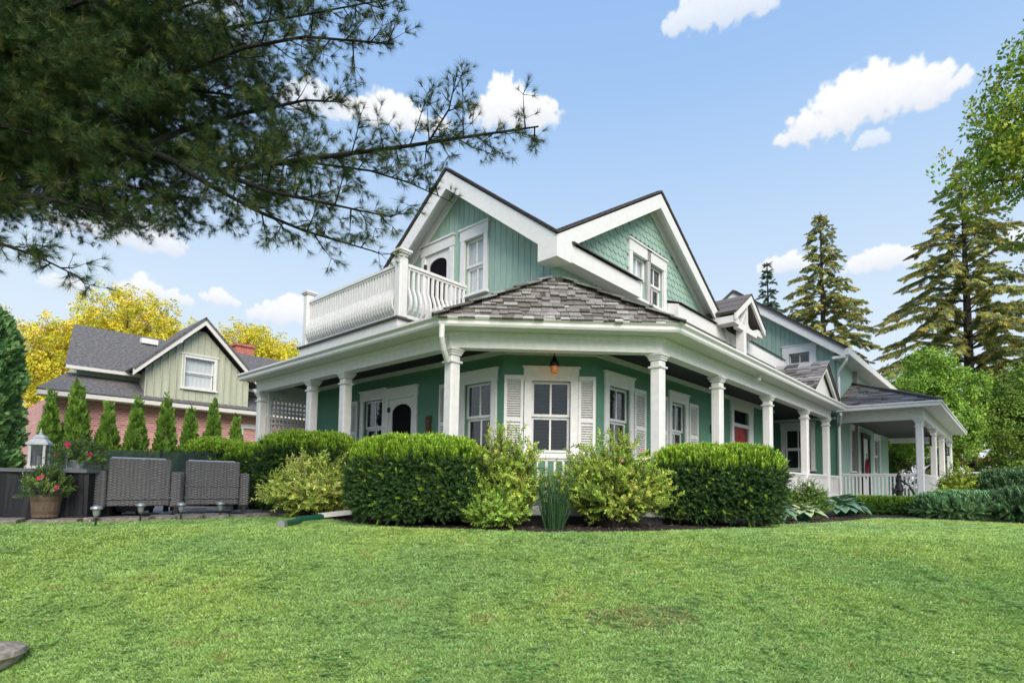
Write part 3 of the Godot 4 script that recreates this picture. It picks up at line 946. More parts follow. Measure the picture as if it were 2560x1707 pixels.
	wall_cells(b, TS, 0.0, 2.03, 0.0, 3.3, [[0.46, 1.24, 1.26, 2.60]], 0.16)
	hpart("wall", b, M.green_wall)
	window(house, PT(FL, L(UW, 6.25 - 0.46, 1.24)), 0.80, 1.36, {"blind": "", "head": 0.2})
	var TF := HT(FR, L(0, VW, 0))
	b = MB.new()
	wall_cells(b, TF, UW + 0.162, 30.3, 0.0, 5.0, [[22.35, 1.25, 23.45, 2.70], [24.35, 0.3, 25.45, 2.55], [26.7, 1.25, 28.0, 2.70]], 0.16)
	hpart("wing_wall", b, M.teal_b)
	window(house, PT(FR, L(22.35, VW, 1.25)), 1.1, 1.45, {"blind": "slats", "head": 0.15})
	window(house, PT(FR, L(26.7, VW, 1.25)), 1.3, 1.45, {"blind": "slats", "head": 0.15})
	var pd := node(house, "porch_door", PT(FR, L(24.35, VW, 0.3)))
	b = MB.new()
	b.box(Vector3(-0.2, 0, -0.02), Vector3(0, 2.25, 0.06)); b.box(Vector3(1.1, 0, -0.02), Vector3(1.3, 2.25, 0.06)); b.box(Vector3(-0.22, 2.25, -0.02), Vector3(1.32, 2.42, 0.07))
	part(pd, "frame", b.mesh(), M.charcoal)
	b = MB.new()
	b.box(Vector3(0, 0, -0.06), Vector3(1.1, 2.25, 0.0)); b.box(Vector3(0.2, 0.2, 0.0), Vector3(0.9, 0.9, 0.012)); b.box(Vector3(0.2, 1.1, 0.0), Vector3(0.9, 2.05, 0.012))
	part(pd, "leaf", b.mesh(), M.white)
	var wg := node(house, "wing_gable_wall", Transform3D(Basis(), HOUSE_OFF))
	var G3 := HT(FL, L(UW, 11.0, 0))
	planks(wg, G3, 3.0, 6.78, func(s): return 3.3, func(s): return 7.46 - 0.745 * absf(s - 3.6), [[5.37, 4.86, 6.02, 5.22]], 0.15, [M.teal, M.teal_b])
	window(house, PT(FL, L(UW, 11.0 - 5.37, 4.86)), 0.65, 0.36, {"rows": 1, "trim": 0.2, "head": 0.25})
	var R3 := HT(FL, L(UW - 0.35, 11.0, 0))
	bargeboard(R3, Vector2(3.6, 7.76), Vector2(7.15, 5.115), 0.27, 0.05)
	bargeboard(R3, Vector2(0.05, 5.115), Vector2(3.6, 7.76), 0.27, 0.05)
	b = MB.new()
	b.prism(PackedVector2Array([Vector2(3.6, 7.69), Vector2(7.13, 5.06), Vector2(7.13, 5.01), Vector2(3.6, 7.64)]), HT(FL, L(UW - 0.30, 11.0, 0)), 0.42)
	b.box(L(UW - 0.345, 4.24, 4.80), L(UW + 0.0, 3.86, 4.86))
	hpart("gable_soffit", b, M.white)
	b = MB.new()
	b.prism(PackedVector2Array([Vector2(3.6, 7.60), Vector2(6.78, 5.23), Vector2(6.78, 5.03), Vector2(3.6, 7.40)]), HT(FL, L(UW - 0.045, 11.0, 0)), 0.04)
	hpart("frieze_board", b, M.white)
	b = MB.new()
	b.box(L(UW - 0.30, 4.22, 4.86), L(30.6, 3.88, 4.90))
	hpart("soffit", b, M.white_old)
	b = MB.new()
	b.box(L(UW - 0.36, 3.88, 4.88), L(30.6, 3.75, 5.10))
	hpart("gutter", b, M.white)
	b = MB.new()
	slab(b, [L(UW - 0.40, 3.82, 5.13), L(30.8, 3.82, 5.13), L(30.8, 7.4, 7.80), L(UW - 0.40, 7.4, 7.80)], 0.07)
	slab(b, [L(30.8, 10.98, 5.13), L(UW - 0.40, 10.98, 5.13), L(UW - 0.40, 7.4, 7.80), L(30.8, 7.4, 7.80)], 0.07)
	course_roof(b, L(UW - 0.42, 3.80, 5.13), L(30.8, 3.80, 5.13), L(UW - 0.42, 7.4, 7.81), L(30.8, 7.4, 7.81), 22, r)
	hpart("wing_roof", b, M.rooftop, "stuff")
	b = MB.new()
	b.box(L(30.2, 10.5, 0), L(30.36, 4.24, 5.2)); b.box(L(20.4, 10.6, 0), L(30.2, 10.45, 5.1)); b.box(L(7.0, 13.4, 0), L(17.4, 13.25, 3.2)); b.box(L(7.0, 10.4, 3.1), L(20.4, 10.25, 4.5)); b.box(L(17.5, 13.4, 0), L(17.66, 6.42, 4.5))
	b.prism(PackedVector2Array([Vector2(-10.5, 5.2), Vector2(-4.24, 5.2), Vector2(-7.4, 7.5)]), Transform3D(Basis(Vector3(0, 0, 1), Vector3.UP, Vector3(-1, 0, 0)), Vector3(30.2, 0, 0)), 0.1)
	b.box(L(7.2, 13.3, 3.2), L(20.3, 6.6, 3.26))
	hpart("rear_wall", b, M.teal_b)
	# porch of the wing
	b = MB.new()
	b.box(L(20.25, 4.06, 0.12), L(30.95, 1.9, 0.30))
	hpart("wing_porch_floor", b, M.white)
	b = MB.new()
	b.box(L(20.22, 4.2, -0.05), L(31.0, 1.88, 0.118))
	hpart("wing_porch_skirt", b, M.white_old)
	for p in [20.4, 24.2, 27.2, 30.8]:
		column(p, 2.05)
	b = MB.new()
	b.box(L(20.29, 4.2, BEAM), L(20.51, 1.94, 3.05)); b.box(L(20.51, 2.16, BEAM), L(30.9, 1.94, 3.05)); b.box(L(30.69, 4.2, BEAM), L(30.9, 2.16, 3.05))
	hpart("wing_porch_beam", b, M.white)
	b = MB.new()
	b.box(L(20.5, 4.2, 2.96), L(30.7, 2.15, 3.0))
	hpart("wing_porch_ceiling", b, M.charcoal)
	b = MB.new()
	b.box(L(19.8, 4.2, 3.052), L(31.3, 1.6, 3.075))
	hpart("soffit", b, M.white)
	b = MB.new()
	b.box(L(19.67, 4.1, 3.04), L(19.8, 1.47, 3.19)); b.box(L(19.8, 1.6, 3.04), L(31.4, 1.47, 3.19))
	b.box(L(19.64, 4.1, 3.14), L(19.672, 1.44, 3.19)); b.box(L(19.672, 1.472, 3.14), L(31.4, 1.44, 3.19))
	hpart("gutter", b, M.white)
	b = MB.new()
	var q0 := L(19.68, 4.2, 3.17)
	var q1 := L(19.68, 1.48, 3.17)
	var q2 := L(22.9, 4.2, 4.37)
	b.tri(q0, q1, q2)
	b.quad(q1, L(31.4, 1.48, 3.17), L(31.4, 4.2, 4.37), q2)
	course_roof(b, q1, L(31.4, 1.48, 3.17), q2, L(31.4, 4.2, 4.37), 14, r)
	hpart("wing_porch_roof", b, M.shake_1, "stuff")
	var wr := node(house, "wing_porch_front_roof", Transform3D(Basis(), HOUSE_OFF))
	tf = face_frame(q0, q1, q2)
	poly = PackedVector2Array([flat2(tf, q0), flat2(tf, q1), flat2(tf, q2)])
	shingle_face(wr, Vector2(0, 0), Vector2(0, poly[2].y), poly, tf, 0.22, 0.15, 0.5, r, 90)
	b = MB.new()
	b.bar(q1 + Vector3.UP * 0.05, q2 + Vector3.UP * 0.05, 0.22, 0.06)
	hpart("hip_cap", b, M.rooftop)
	railing(L(20.4, 4.15, 0.3), L(20.4, 2.15, 0.3), 0.80, 0.09, 0.10)
	railing(L(20.5, 2.05, 0.3), L(24.1, 2.05, 0.3), 0.80, 0.09, 0.16)
	railing(L(24.3, 2.05, 0.3), L(27.1, 2.05, 0.3), 0.80, 0.09, 0.16)

	# --- small dormer on the main roof
	var dm := node(house, "dormer", Transform3D(Basis(), HOUSE_OFF))
	b = MB.new()
	course_roof(b, L(12.56, 6.4, 4.66), L(12.56, 4.58, 4.66), L(13.58, 6.4, 5.32), L(13.58, 4.58, 5.32), 6, r)
	course_roof(b, L(14.60, 4.58, 4.66), L(14.60, 6.4, 4.66), L(13.58, 4.58, 5.32), L(13.58, 6.4, 5.32), 6, r)
	slab(b, [L(12.57, 6.4, 4.66), L(12.57, 4.60, 4.66), L(13.58, 4.60, 5.31), L(13.58, 6.4, 5.31)], 0.04)
	slab(b, [L(14.59, 4.60, 4.66), L(14.59, 6.4, 4.66), L(13.58, 6.4, 5.31), L(13.58, 4.60, 5.31)], 0.04)
	part(dm, "roof", b.mesh(), M.shake_1, Transform3D(), "stuff")
	for s in [[12.58, 4.62, 13.58, 5.27], [13.58, 5.27, 14.58, 4.62]]:
		b = MB.new()
		b.prism(PackedVector2Array([Vector2(s[0], s[1]), Vector2(s[2], s[3]), Vector2(s[2], s[3] - 0.15), Vector2(s[0], s[1] - 0.15)]), HT(FR, L(0, 4.59, 0)), 0.05)
		part(dm, "bargeboard", b.mesh(), M.white)
	b = MB.new()
	b.box(L(12.60, 6.0, 4.42), L(12.95, 4.66, 4.58)); b.box(L(14.2, 6.0, 4.42), L(14.56, 4.66, 4.58)); b.box(L(12.95, 4.80, 4.36), L(14.2, 4.68, 4.5))
	part(dm, "eave_box", b.mesh(), M.white)
	b = MB.new()
	b.bar(L(13.58, 4.74, 4.5), L(13.58, 4.74, 5.15), 0.09, 0.09); b.bar(L(13.2, 4.74, 4.5), L(13.58, 4.74, 4.95), 0.07, 0.07)
	part(dm, "truss", b.mesh(), M.white)
	b = MB.new()
	b.box(L(13.28, 4.86, 3.3), L(13.46, 4.68, 4.38))
	part(dm, "post", b.mesh(), M.white)
	b = MB.new()
	b.box(L(12.7, 5.5, 3.6), L(14.4, 5.4, 4.9))
	part(dm, "front_wall", b.mesh(), M.white)
	b = MB.new()
	b.prism(PackedVector2Array([Vector2(12.75, 4.5), Vector2(14.41, 4.5), Vector2(13.58, 5.05)]), HT(FR, L(0, 4.84, 0)), 0.03)
	part(dm, "tympanum", b.mesh(), M.white)
	# --- gablet over the porch eave
	var gb := node(house, "porch_gablet", Transform3D(Basis(), HOUSE_OFF))
	b = MB.new()
	b.prism(PackedVector2Array([Vector2(15.75, 3.16), Vector2(17.95, 3.16), Vector2(16.85, 3.88)]), HT(FR, L(0, 3.84, 0)), 0.05)
	part(gb, "tympanum", b.mesh(), M.white)
	for s in [[15.55, 3.16, 16.85, 3.99], [16.85, 3.99, 18.15, 3.16]]:
		b = MB.new()
		b.prism(PackedVector2Array([Vector2(s[0], s[1]), Vector2(s[2], s[3]), Vector2(s[2], s[3] - 0.14), Vector2(s[0], s[1] - 0.14)]), HT(FR, L(0, 3.72, 0)), 0.06)
		part(gb, "bargeboard", b.mesh(), M.white)
	b = MB.new()
	slab(b, [L(15.5, 5.3, 3.16), L(15.5, 3.68, 3.16), L(16.85, 3.68, 4.02), L(16.85, 5.3, 4.02)], 0.03)
	slab(b, [L(18.2, 3.68, 3.16), L(18.2, 5.3, 3.16), L(16.85, 5.3, 4.02), L(16.85, 3.68, 4.02)], 0.03)
	course_roof(b, L(18.2, 3.66, 3.17), L(18.2, 5.3, 3.17), L(16.85, 3.66, 4.04), L(16.85, 5.3, 4.04), 8, r)
	part(gb, "roof", b.mesh(), M.shake_1, Transform3D(), "stuff")
	tf = face_frame(L(15.5, 5.2, 3.17), L(15.5, 3.66, 3.17), L(16.85, 5.2, 4.04))
	poly = PackedVector2Array([flat2(tf, L(15.5, 5.2, 3.17)), flat2(tf, L(15.5, 3.66, 3.17)), flat2(tf, L(16.85, 3.66, 4.04)), flat2(tf, L(16.85, 5.2, 4.04))])
	shingle_face(gb, Vector2(0, 0), Vector2(0, poly[2].y), poly, tf, 0.19, 0.14, 0.38, r, 60)

	# --- downspouts
	var D1: Vector2 = porch_line(0.44, 13, 19)[1]
	b = MB.new()
	var g0 := L(D1.x + 0.03, D1.y - 0.03, 3.0)
	var cx := L(5.69, 6.53, 0)
	var outw := Vector3(-1, 0, 0.4).normalized()
	b.tube([g0, g0 + Vector3(0, -0.18, 0), Vector3(cx.x, 2.66, cx.z) + outw * 0.30, Vector3(cx.x, 2.5, cx.z) + outw * 0.17], [0.045, 0.045, 0.045, 0.045], 10)
	hpart("downspout", b, M.white)
	b = MB.new()
	b.tube([L(19.75, 3.98, 3.06), L(19.75, 3.98, 2.96), L(20.22, 4.10, 2.72), L(20.22, 4.13, 2.6), L(20.22, 4.13, 0.2)], [0.045, 0.045, 0.045, 0.045, 0.045], 10)
	hpart("downspout", b, M.white)
	b = MB.new()
	b.tube([L(20.05, 3.82, 4.9), L(20.05, 3.86, 4.72), L(20.24, 4.12, 4.42), L(20.24, 4.12, 4.25), L(20.24, 4.12, 3.35)], [0.045, 0.045, 0.045, 0.045, 0.045], 10)
	hpart("downspout", b, M.white)
	b = MB.new()
	b.lathe([Vector2(0.0, -0.13), Vector2(0.045, -0.12), Vector2(0.055, -0.07), Vector2(0.03, -0.02), Vector2(0.04, 0.0)], Transform3D(Basis(), L(12.0, 3.93, 2.995)), 12)
	hpart("soffit_lamp", b, M.white)

# ---------------------------------------------------------------- sky
func make_sky() -> Sky:
	var w := 4096
	var h := 2048
	var im := Image.create(w, h, false, Image.FORMAT_RGB8)
	var stops := [[0.0, Color8(238, 244, 250)], [0.14, Color8(222, 236, 249)], [0.28, Color8(209, 228, 247)], [0.42, Color8(188, 214, 244)], [0.60, Color8(158, 194, 239)], [1.0, Color8(124, 166, 227)]]
	for y in h:
		var up := sin(PI * (0.5 - (y + 0.5) / h))
		var c: Color = stops[0][1]
		if up > 0.0:
			for i in stops.size() - 1:
				if up >= stops[i][0]:
					c = stops[i][1].lerp(stops[i + 1][1], clampf((up - stops[i][0]) / (stops[i + 1][0] - stops[i][0]), 0, 1))
		else:
			c = Color8(120, 138, 100)
		im.fill_rect(Rect2i(0, y, w, 1), c)
	# azimuth, elevation, width and height in degrees, thickness
	var clouds := [[36.0, 31.3, 12.4, 5.0, 1.0], [23.3, 40.4, 8.6, 3.6, 0.8], [36.4, 28.6, 2.6, 1.5, 0.6], [36.8, 19.4, 5.6, 2.7, 0.9], [29.3, 20.4, 4.4, 2.4, 0.9], [-10.7, 34.0, 9.6, 3.6, 1.0], [2.2, 35.2, 8.0, 4.6, 1.0], [-18.5, 33.8, 6.4, 3.4, 0.8], [-34.1, 20.3, 9.5, 3.6, 0.8], [-31.5, 15.8, 5.6, 2.5, 0.85], [-26.2, 16.3, 3.1, 2.1, 0.9], [-37.4, 15.2, 4.0, 1.7, 0.6], [-20.5, 15.6, 6.4, 3.2, 0.9], [-27.7, 37.3, 4.0, 4.0, 0.5], [47.0, 19.0, 5.0, 2.6, 0.8]]
	var r := RandomNumberGenerator.new()
	r.seed = 99
	for k in 26:
		var az := r.randf_range(55.0, 305.0)
		clouds.append([az if az < 180.0 else az - 360.0, r.randf_range(13.0, 46.0), r.randf_range(4.0, 13.0), r.randf_range(2.0, 4.8), r.randf_range(0.6, 1.0)])
	var nz := FastNoiseLite.new()
	nz.seed = 4
	nz.noise_type = FastNoiseLite.TYPE_SIMPLEX_SMOOTH
	nz.fractal_octaves = 4
	nz.fractal_gain = 0.45
	nz.frequency = 0.42
	var white := Color8(254, 254, 255)
	var grey := Color8(214, 221, 234)
	var ppd := w / 360.0
	for c in clouds:
		var cosel := cos(deg_to_rad(c[1]))
		var hw: float = c[2] * 0.51 / cosel
		var hh: float = c[3] * 0.47
		var puffs := []
		var np := 7 + int(c[2] * 1.2)
		for k in np:
			var f := (k + 0.5) / np * 2.0 - 1.0
			var rad: float = hh * r.randf_range(0.5, 1.0) * (1.0 - 0.6 * f * f)
			var px0: float = f * (hw * cosel - rad * 0.5)
			var py0: float = -hh * 0.6 + rad * 0.8 + r.randf_range(-0.05, 0.2) * hh
			puffs.append([px0, py0, rad])
			for j in 4:      # smaller heads round the top of each puff
				var an := r.randf_range(-0.2, PI + 0.2)
				puffs.append([px0 + cos(an) * rad * 0.8, py0 + sin(an) * rad * 0.75, rad * r.randf_range(0.25, 0.5)])
		var x0 := int((c[0] - hw * 1.15) * ppd)
		var x1 := int((c[0] + hw * 1.15) * ppd)
		var yc: float = (90.0 - c[1]) * ppd
		for py in range(int(yc - hh * 1.35 * ppd), int(yc + hh * 1.2 * ppd)):
			for px in range(x0, x1):
				var dx: float = (px / ppd - c[0]) * cosel
				var dy: float = (yc - py) / ppd
				var d := -9.0
				var lit := 0.0
				var shade := 0.0
				for p in puffs:
					var qx: float = dx - p[0]
					var qy: float = dy - p[1]
					if absf(qx) > p[2] * 1.7 or absf(qy) > p[2] * 1.7:
						continue
					var s: float = (1.0 - sqrt(qx * qx + qy * qy) / p[2]) * minf(1.0, p[2] / hh + 0.35)
					if s > d:
						d = s
						lit = qy / p[2]
				var n1 := nz.get_noise_2d(px / ppd * 1.3 + c[0] * 7.0, py / ppd * 1.5)
				var n2 := nz.get_noise_2d(px / ppd * 4.2, py / ppd * 4.2 + 50.0)
				d += n1 * 0.46 + n2 * 0.13
				var a := clampf((d + 0.10) / 0.42, 0.0, 1.0)
				a = a * a * (3.0 - 2.0 * a) * c[4]
				if a > 0.004:
					shade = clampf(0.38 - dy / hh * 0.45 - lit * 0.28 + n2 * 0.10, 0.0, 1.0)
					var col := white.lerp(grey, shade * 0.75)
					var ix := posmod(px, w)
					im.set_pixel(ix, py, im.get_pixel(ix, py).lerp(col, a))
	var m := PanoramaSkyMaterial.new()
	m.panorama = ImageTexture.create_from_image(im)
	var s := Sky.new()
	s.sky_material = m
	return s

# ---------------------------------------------------------------- ground
func ground_y(x: float, z: float) -> float:
	var t := -z + maxf(0.0, absf(x) - 4.0) * 0.35
	var d := maxf(0.0, 7.2 - t)
	var y := -0.095 * pow(minf(d, 5.2), 1.5)
	return maxf(y, -1.15) - 0.012 * sin(x * 1.3 + z * 0.9) * sin(z * 1.1 - x * 0.4) * smoothstep(0.0, 1.5, d)
func build_ground() -> void:
	var xs := []
	var zs := []
	for a in [-600.0, -250.0, -120.0, -70.0, -45.0, -30.0, -22.0]:
		xs.append(a)
	for i in 73:
		xs.append(-18.0 + i * 0.5)
	for a in [22.0, 30.0, 45.0, 70.0, 120.0, 250.0, 600.0]:
		xs.append(a)
	for a in [-800.0, -300.0, -150.0, -90.0, -60.0, -45.0, -35.0, -28.0, -22.0]:
		zs.append(a)
	for i in 57:
		zs.append(-18.0 + i * 0.4)
	for a in [7.0, 12.0, 25.0, 60.0, 200.0]:
		zs.append(a)
	var b := MB.new()
	for i in xs.size() - 1:
		for j in zs.size() - 1:
			var p := []
			for q in [[i, j + 1], [i + 1, j + 1], [i + 1, j], [i, j]]:
				p.append(Vector3(xs[q[0]], ground_y(xs[q[0]], zs[q[1]]), zs[q[1]]))
			var nn := []
			for k in 4:
				var e := 0.2
				var v: Vector3 = p[k]
				nn.append(Vector3(ground_y(v.x - e, v.z) - ground_y(v.x + e, v.z), 2 * e, ground_y(v.x, v.z - e) - ground_y(v.x, v.z + e)).normalized())
			b.trin(p[0], p[1], p[2], nn[0], nn[1], nn[2])
			b.trin(p[0], p[2], p[3], nn[0], nn[2], nn[3])
	struct("lawn_ground", b.mesh(), M.soil)

# ---------------------------------------------------------------- plants
class SC:
	var buf := PackedFloat32Array()
	var count := 0
	func add(b: Basis, o: Vector3, c: Color) -> void:
		buf.append(b.x.x); buf.append(b.y.x); buf.append(b.z.x); buf.append(o.x)
		buf.append(b.x.y); buf.append(b.y.y); buf.append(b.z.y); buf.append(o.y)
		buf.append(b.x.z); buf.append(b.y.z); buf.append(b.z.z); buf.append(o.z)
		buf.append(c.r); buf.append(c.g); buf.append(c.b); buf.append(1.0)
		count += 1
var PM := {}
func strew(parent: Node, called: String, sc: SC, mesh: Mesh, m: Material) -> MultiMeshInstance3D:
	var mm := MultiMesh.new()
	mm.transform_format = MultiMesh.TRANSFORM_3D
	mm.use_colors = true
	mm.mesh = mesh
	mm.instance_count = sc.count
	mm.buffer = sc.buf
	var o := MultiMeshInstance3D.new()
	o.name = called
	o.multimesh = mm
	o.material_override = m
	o.set_meta("kind", "stuff")
	parent.add_child(o, true)
	return o
func rdir(r: RandomNumberGenerator) -> Vector3:
	var z := r.randf_range(-1, 1)
	var a := r.randf() * TAU
	var q := sqrt(1 - z * z)
	return Vector3(q * cos(a), z, q * sin(a))
func aim(y: Vector3, r: RandomNumberGenerator, s := 1.0) -> Basis:      # a basis whose y points that way, turned at random about it
	y = y.normalized()
	var x := y.cross(rdir(r))
	if x.length() < 0.01:
		x = y.cross(Vector3(0.3, 0.5, 0.8))
	x = x.normalized()
	return Basis(x * s, y * s, x.cross(y) * s)
func vary(c: Color, r: RandomNumberGenerator, a := 0.2) -> Color:
	var k := 1.0 + r.randf_range(-a, a)
	return Color(c.r * k * (1.0 + r.randf_range(-a, a) * 0.4), c.g * k, c.b * k * (1.0 + r.randf_range(-a, a) * 0.4))
func leaf_quad(b: MB, o: Vector3, along: Vector3, side: Vector3, ln: float, w: float) -> void:
	var up := side.cross(along).normalized() * ln * 0.10
	var m := o + along * ln * 0.5 - up
	b.tri(o, m + side * w * 0.5 + up, o + along * ln)
	b.tri(o, o + along * ln, m - side * w * 0.5 + up)
func plant_meshes() -> void:
	var r := RandomNumberGenerator.new()
	r.seed = 31
	var b := MB.new()      # a ball of broad leaves, radius about 0.5
	for k in 34:
		var d := rdir(r)
		var o := d * pow(r.randf(), 0.45) * 0.42
		var al := (d + rdir(r) * 0.9 + Vector3(0, -0.25, 0)).normalized()
		leaf_quad(b, o, al, al.cross(rdir(r)).normalized(), r.randf_range(0.16, 0.28), r.randf_range(0.11, 0.18))
	PM.clump = b.mesh()
	b = MB.new()      # a leafy twig along y, length 1
	b.tube([Vector3.ZERO, Vector3(0.02, 0.5, 0), Vector3(0, 1, 0.02)], [0.012, 0.009, 0.004], 4, false)
	for k in 15:
		var a := k * 2.4
		var al := Vector3(cos(a), 0.75, sin(a)).normalized()
		leaf_quad(b, Vector3(0, 0.12 + k * 0.06, 0), al, al.cross(Vector3.UP).normalized(), 0.27 * r.randf_range(0.7, 1.2), 0.15)
	PM.twig = b.mesh()
	b = MB.new()      # a yew shoot along y, length 1
	for k in 30:
		var a := k * 2.4 + r.randf()
		var al := Vector3(cos(a), 0.9 + k * 0.02, sin(a)).normalized()
		leaf_quad(b, Vector3(0, k / 34.0, 0), al, al.cross(Vector3.UP).normalized(), 0.34 * r.randf_range(0.7, 1.15), 0.075)
	PM.yew = b.mesh()
	b = MB.new()      # a flat cedar spray along y, length 1
	for k in 9:
		for s in [-1, 1]:
			var y := 0.1 + k * 0.09
			var al := Vector3(s * 0.8, 0.7, r.randf_range(-0.3, 0.3)).normalized()
			leaf_quad(b, Vector3(0, y, r.randf_range(-0.04, 0.04)), al, al.cross(Vector3(0, 0, 1)).normalized(), (0.5 - 0.04 * k) * r.randf_range(0.8, 1.2), 0.12)
	leaf_quad(b, Vector3(0, 0.6, 0), Vector3.UP, Vector3.RIGHT, 0.5, 0.12)
	PM.spray = b.mesh()
	b = MB.new()      # a tuft of long pine needles about y, length 1
	for k in 46:
		var a := r.randf() * TAU
		var t := r.randf_range(0.1, 1.0)
		var al := Vector3(cos(a) * t, 1.15 - t * 0.75, sin(a) * t).normalized()
		var o := Vector3(0, r.randf_range(-0.25, 0.1), 0)
		var sd := al.cross(rdir(r)).normalized() * 0.012
		var ln := r.randf_range(0.75, 1.05)
		var bend := Vector3(0, -0.06, 0) + rdir(r) * 0.05
		b.tri(o - sd, o + sd, o + al * ln + bend)
	PM.tuft = b.mesh()
	b = MB.new()      # a spruce bough along y, length 1, drooping twigs on both sides
	for k in 12:
		for s in [-1, 1]:
			var y := 0.05 + k * 0.08
			var ln := 0.42 * (1.0 - 0.55 * k / 12.0) * r.randf_range(0.7, 1.2)
			var al := Vector3(s * 0.75, 0.55, -0.35 - r.randf() * 0.6).normalized()
			var o := Vector3(0, y, 0)
			for j in 5:
				var p := o + al * ln * j / 5.0
				for q in [-1, 1]:
					var l2: Vector3 = (al + al.cross(Vector3(0, 0, 1)).normalized() * q * 0.8 + rdir(r) * 0.35).normalized()
					leaf_quad(b, p, l2, l2.cross(rdir(r)).normalized(), 0.15, 0.05)
	PM.bough = b.mesh()
	b = MB.new()      # a grass tuft
	for k in 8:
		var a := r.randf() * TAU
		var lean := r.randf_range(0.3, 1.3)
		var o := Vector3(cos(a), 0, sin(a)) * 0.35 * r.randf()
		var d := Vector3(cos(a) * lean, 1, sin(a) * lean).normalized()
		var sd := Vector3(-sin(a), 0, cos(a)).rotated(Vector3.UP, r.randf_range(-1, 1)) * 0.05
		var mid := o + d * 0.55
		var tip := mid + (d + Vector3(cos(a), -0.2, sin(a)) * lean).normalized() * 0.5 * r.randf_range(0.6, 1.1)
		b.tri(o - sd, o + sd, mid + sd * 0.8); b.tri(o - sd, mid + sd * 0.8, mid - sd * 0.8); b.tri(mid - sd * 0.8, mid + sd * 0.8, tip)
	PM.grass = b.mesh()
	b = MB.new()      # a clover leaf
	for k in 3:
		var a := TAU * k / 3.0
		var al := Vector3(cos(a), 0.25, sin(a)).normalized()
		var sd := al.cross(Vector3.UP).normalized()
		b.tri(Vector3(0, 0.6, 0), Vector3(0, 0.6, 0) + al * 0.35 + sd * 0.28, Vector3(0, 0.6, 0) + al * 0.62)
		b.tri(Vector3(0, 0.6, 0), Vector3(0, 0.6, 0) + al * 0.62, Vector3(0, 0.6, 0) + al * 0.35 - sd * 0.28)
	PM.clover = b.mesh()
	b = MB.new()      # a flower of five petals facing y, diameter about 1
	for k in 5:
		var a := TAU * k / 5.0
		var al := Vector3(cos(a), 0.35, sin(a)).normalized()
		leaf_quad(b, Vector3.ZERO, al, al.cross(Vector3.UP).normalized(), 0.5, 0.48)
		al = Vector3(cos(a + 0.6), 1.1, sin(a + 0.6)).normalized()
		leaf_quad(b, Vector3.ZERO, al, al.cross(Vector3.UP).normalized(), 0.35, 0.35)
	PM.flower = b.mesh()
	b = MB.new()      # a hosta leaf: stalk along y then a broad folded blade along z
	for i in 6:
		for s in [-1, 1]:
			var f0 := i / 6.0
			var f1 := (i + 1) / 6.0
			var w0: float = 0.34 * sin(PI * pow(f0, 0.75)) * s
			var w1: float = 0.34 * sin(PI * pow(f1, 0.75)) * s
			var y0 := -0.45 * f0 * f0 + 0.18 * f0
			var y1 := -0.45 * f1 * f1 + 0.18 * f1
			var a := Vector3(0, y0, f0)
			var c := Vector3(w0 * 0.6, y0 + absf(w0) * 0.22, f0)
			var e := Vector3(w0, y0 + absf(w0) * 0.16, f0)
			var a1 := Vector3(0, y1, f1)
			var c1 := Vector3(w1 * 0.6, y1 + absf(w1) * 0.22, f1)
			var e1 := Vector3(w1, y1 + absf(w1) * 0.16, f1)
			if s > 0:
				b.quad(a, a1, c1, c); b.quad(c, c1, e1, e)
			else:
				b.quad(a1, a, c, c1); b.quad(c1, c, e, e1)
	PM.hosta = b.mesh()

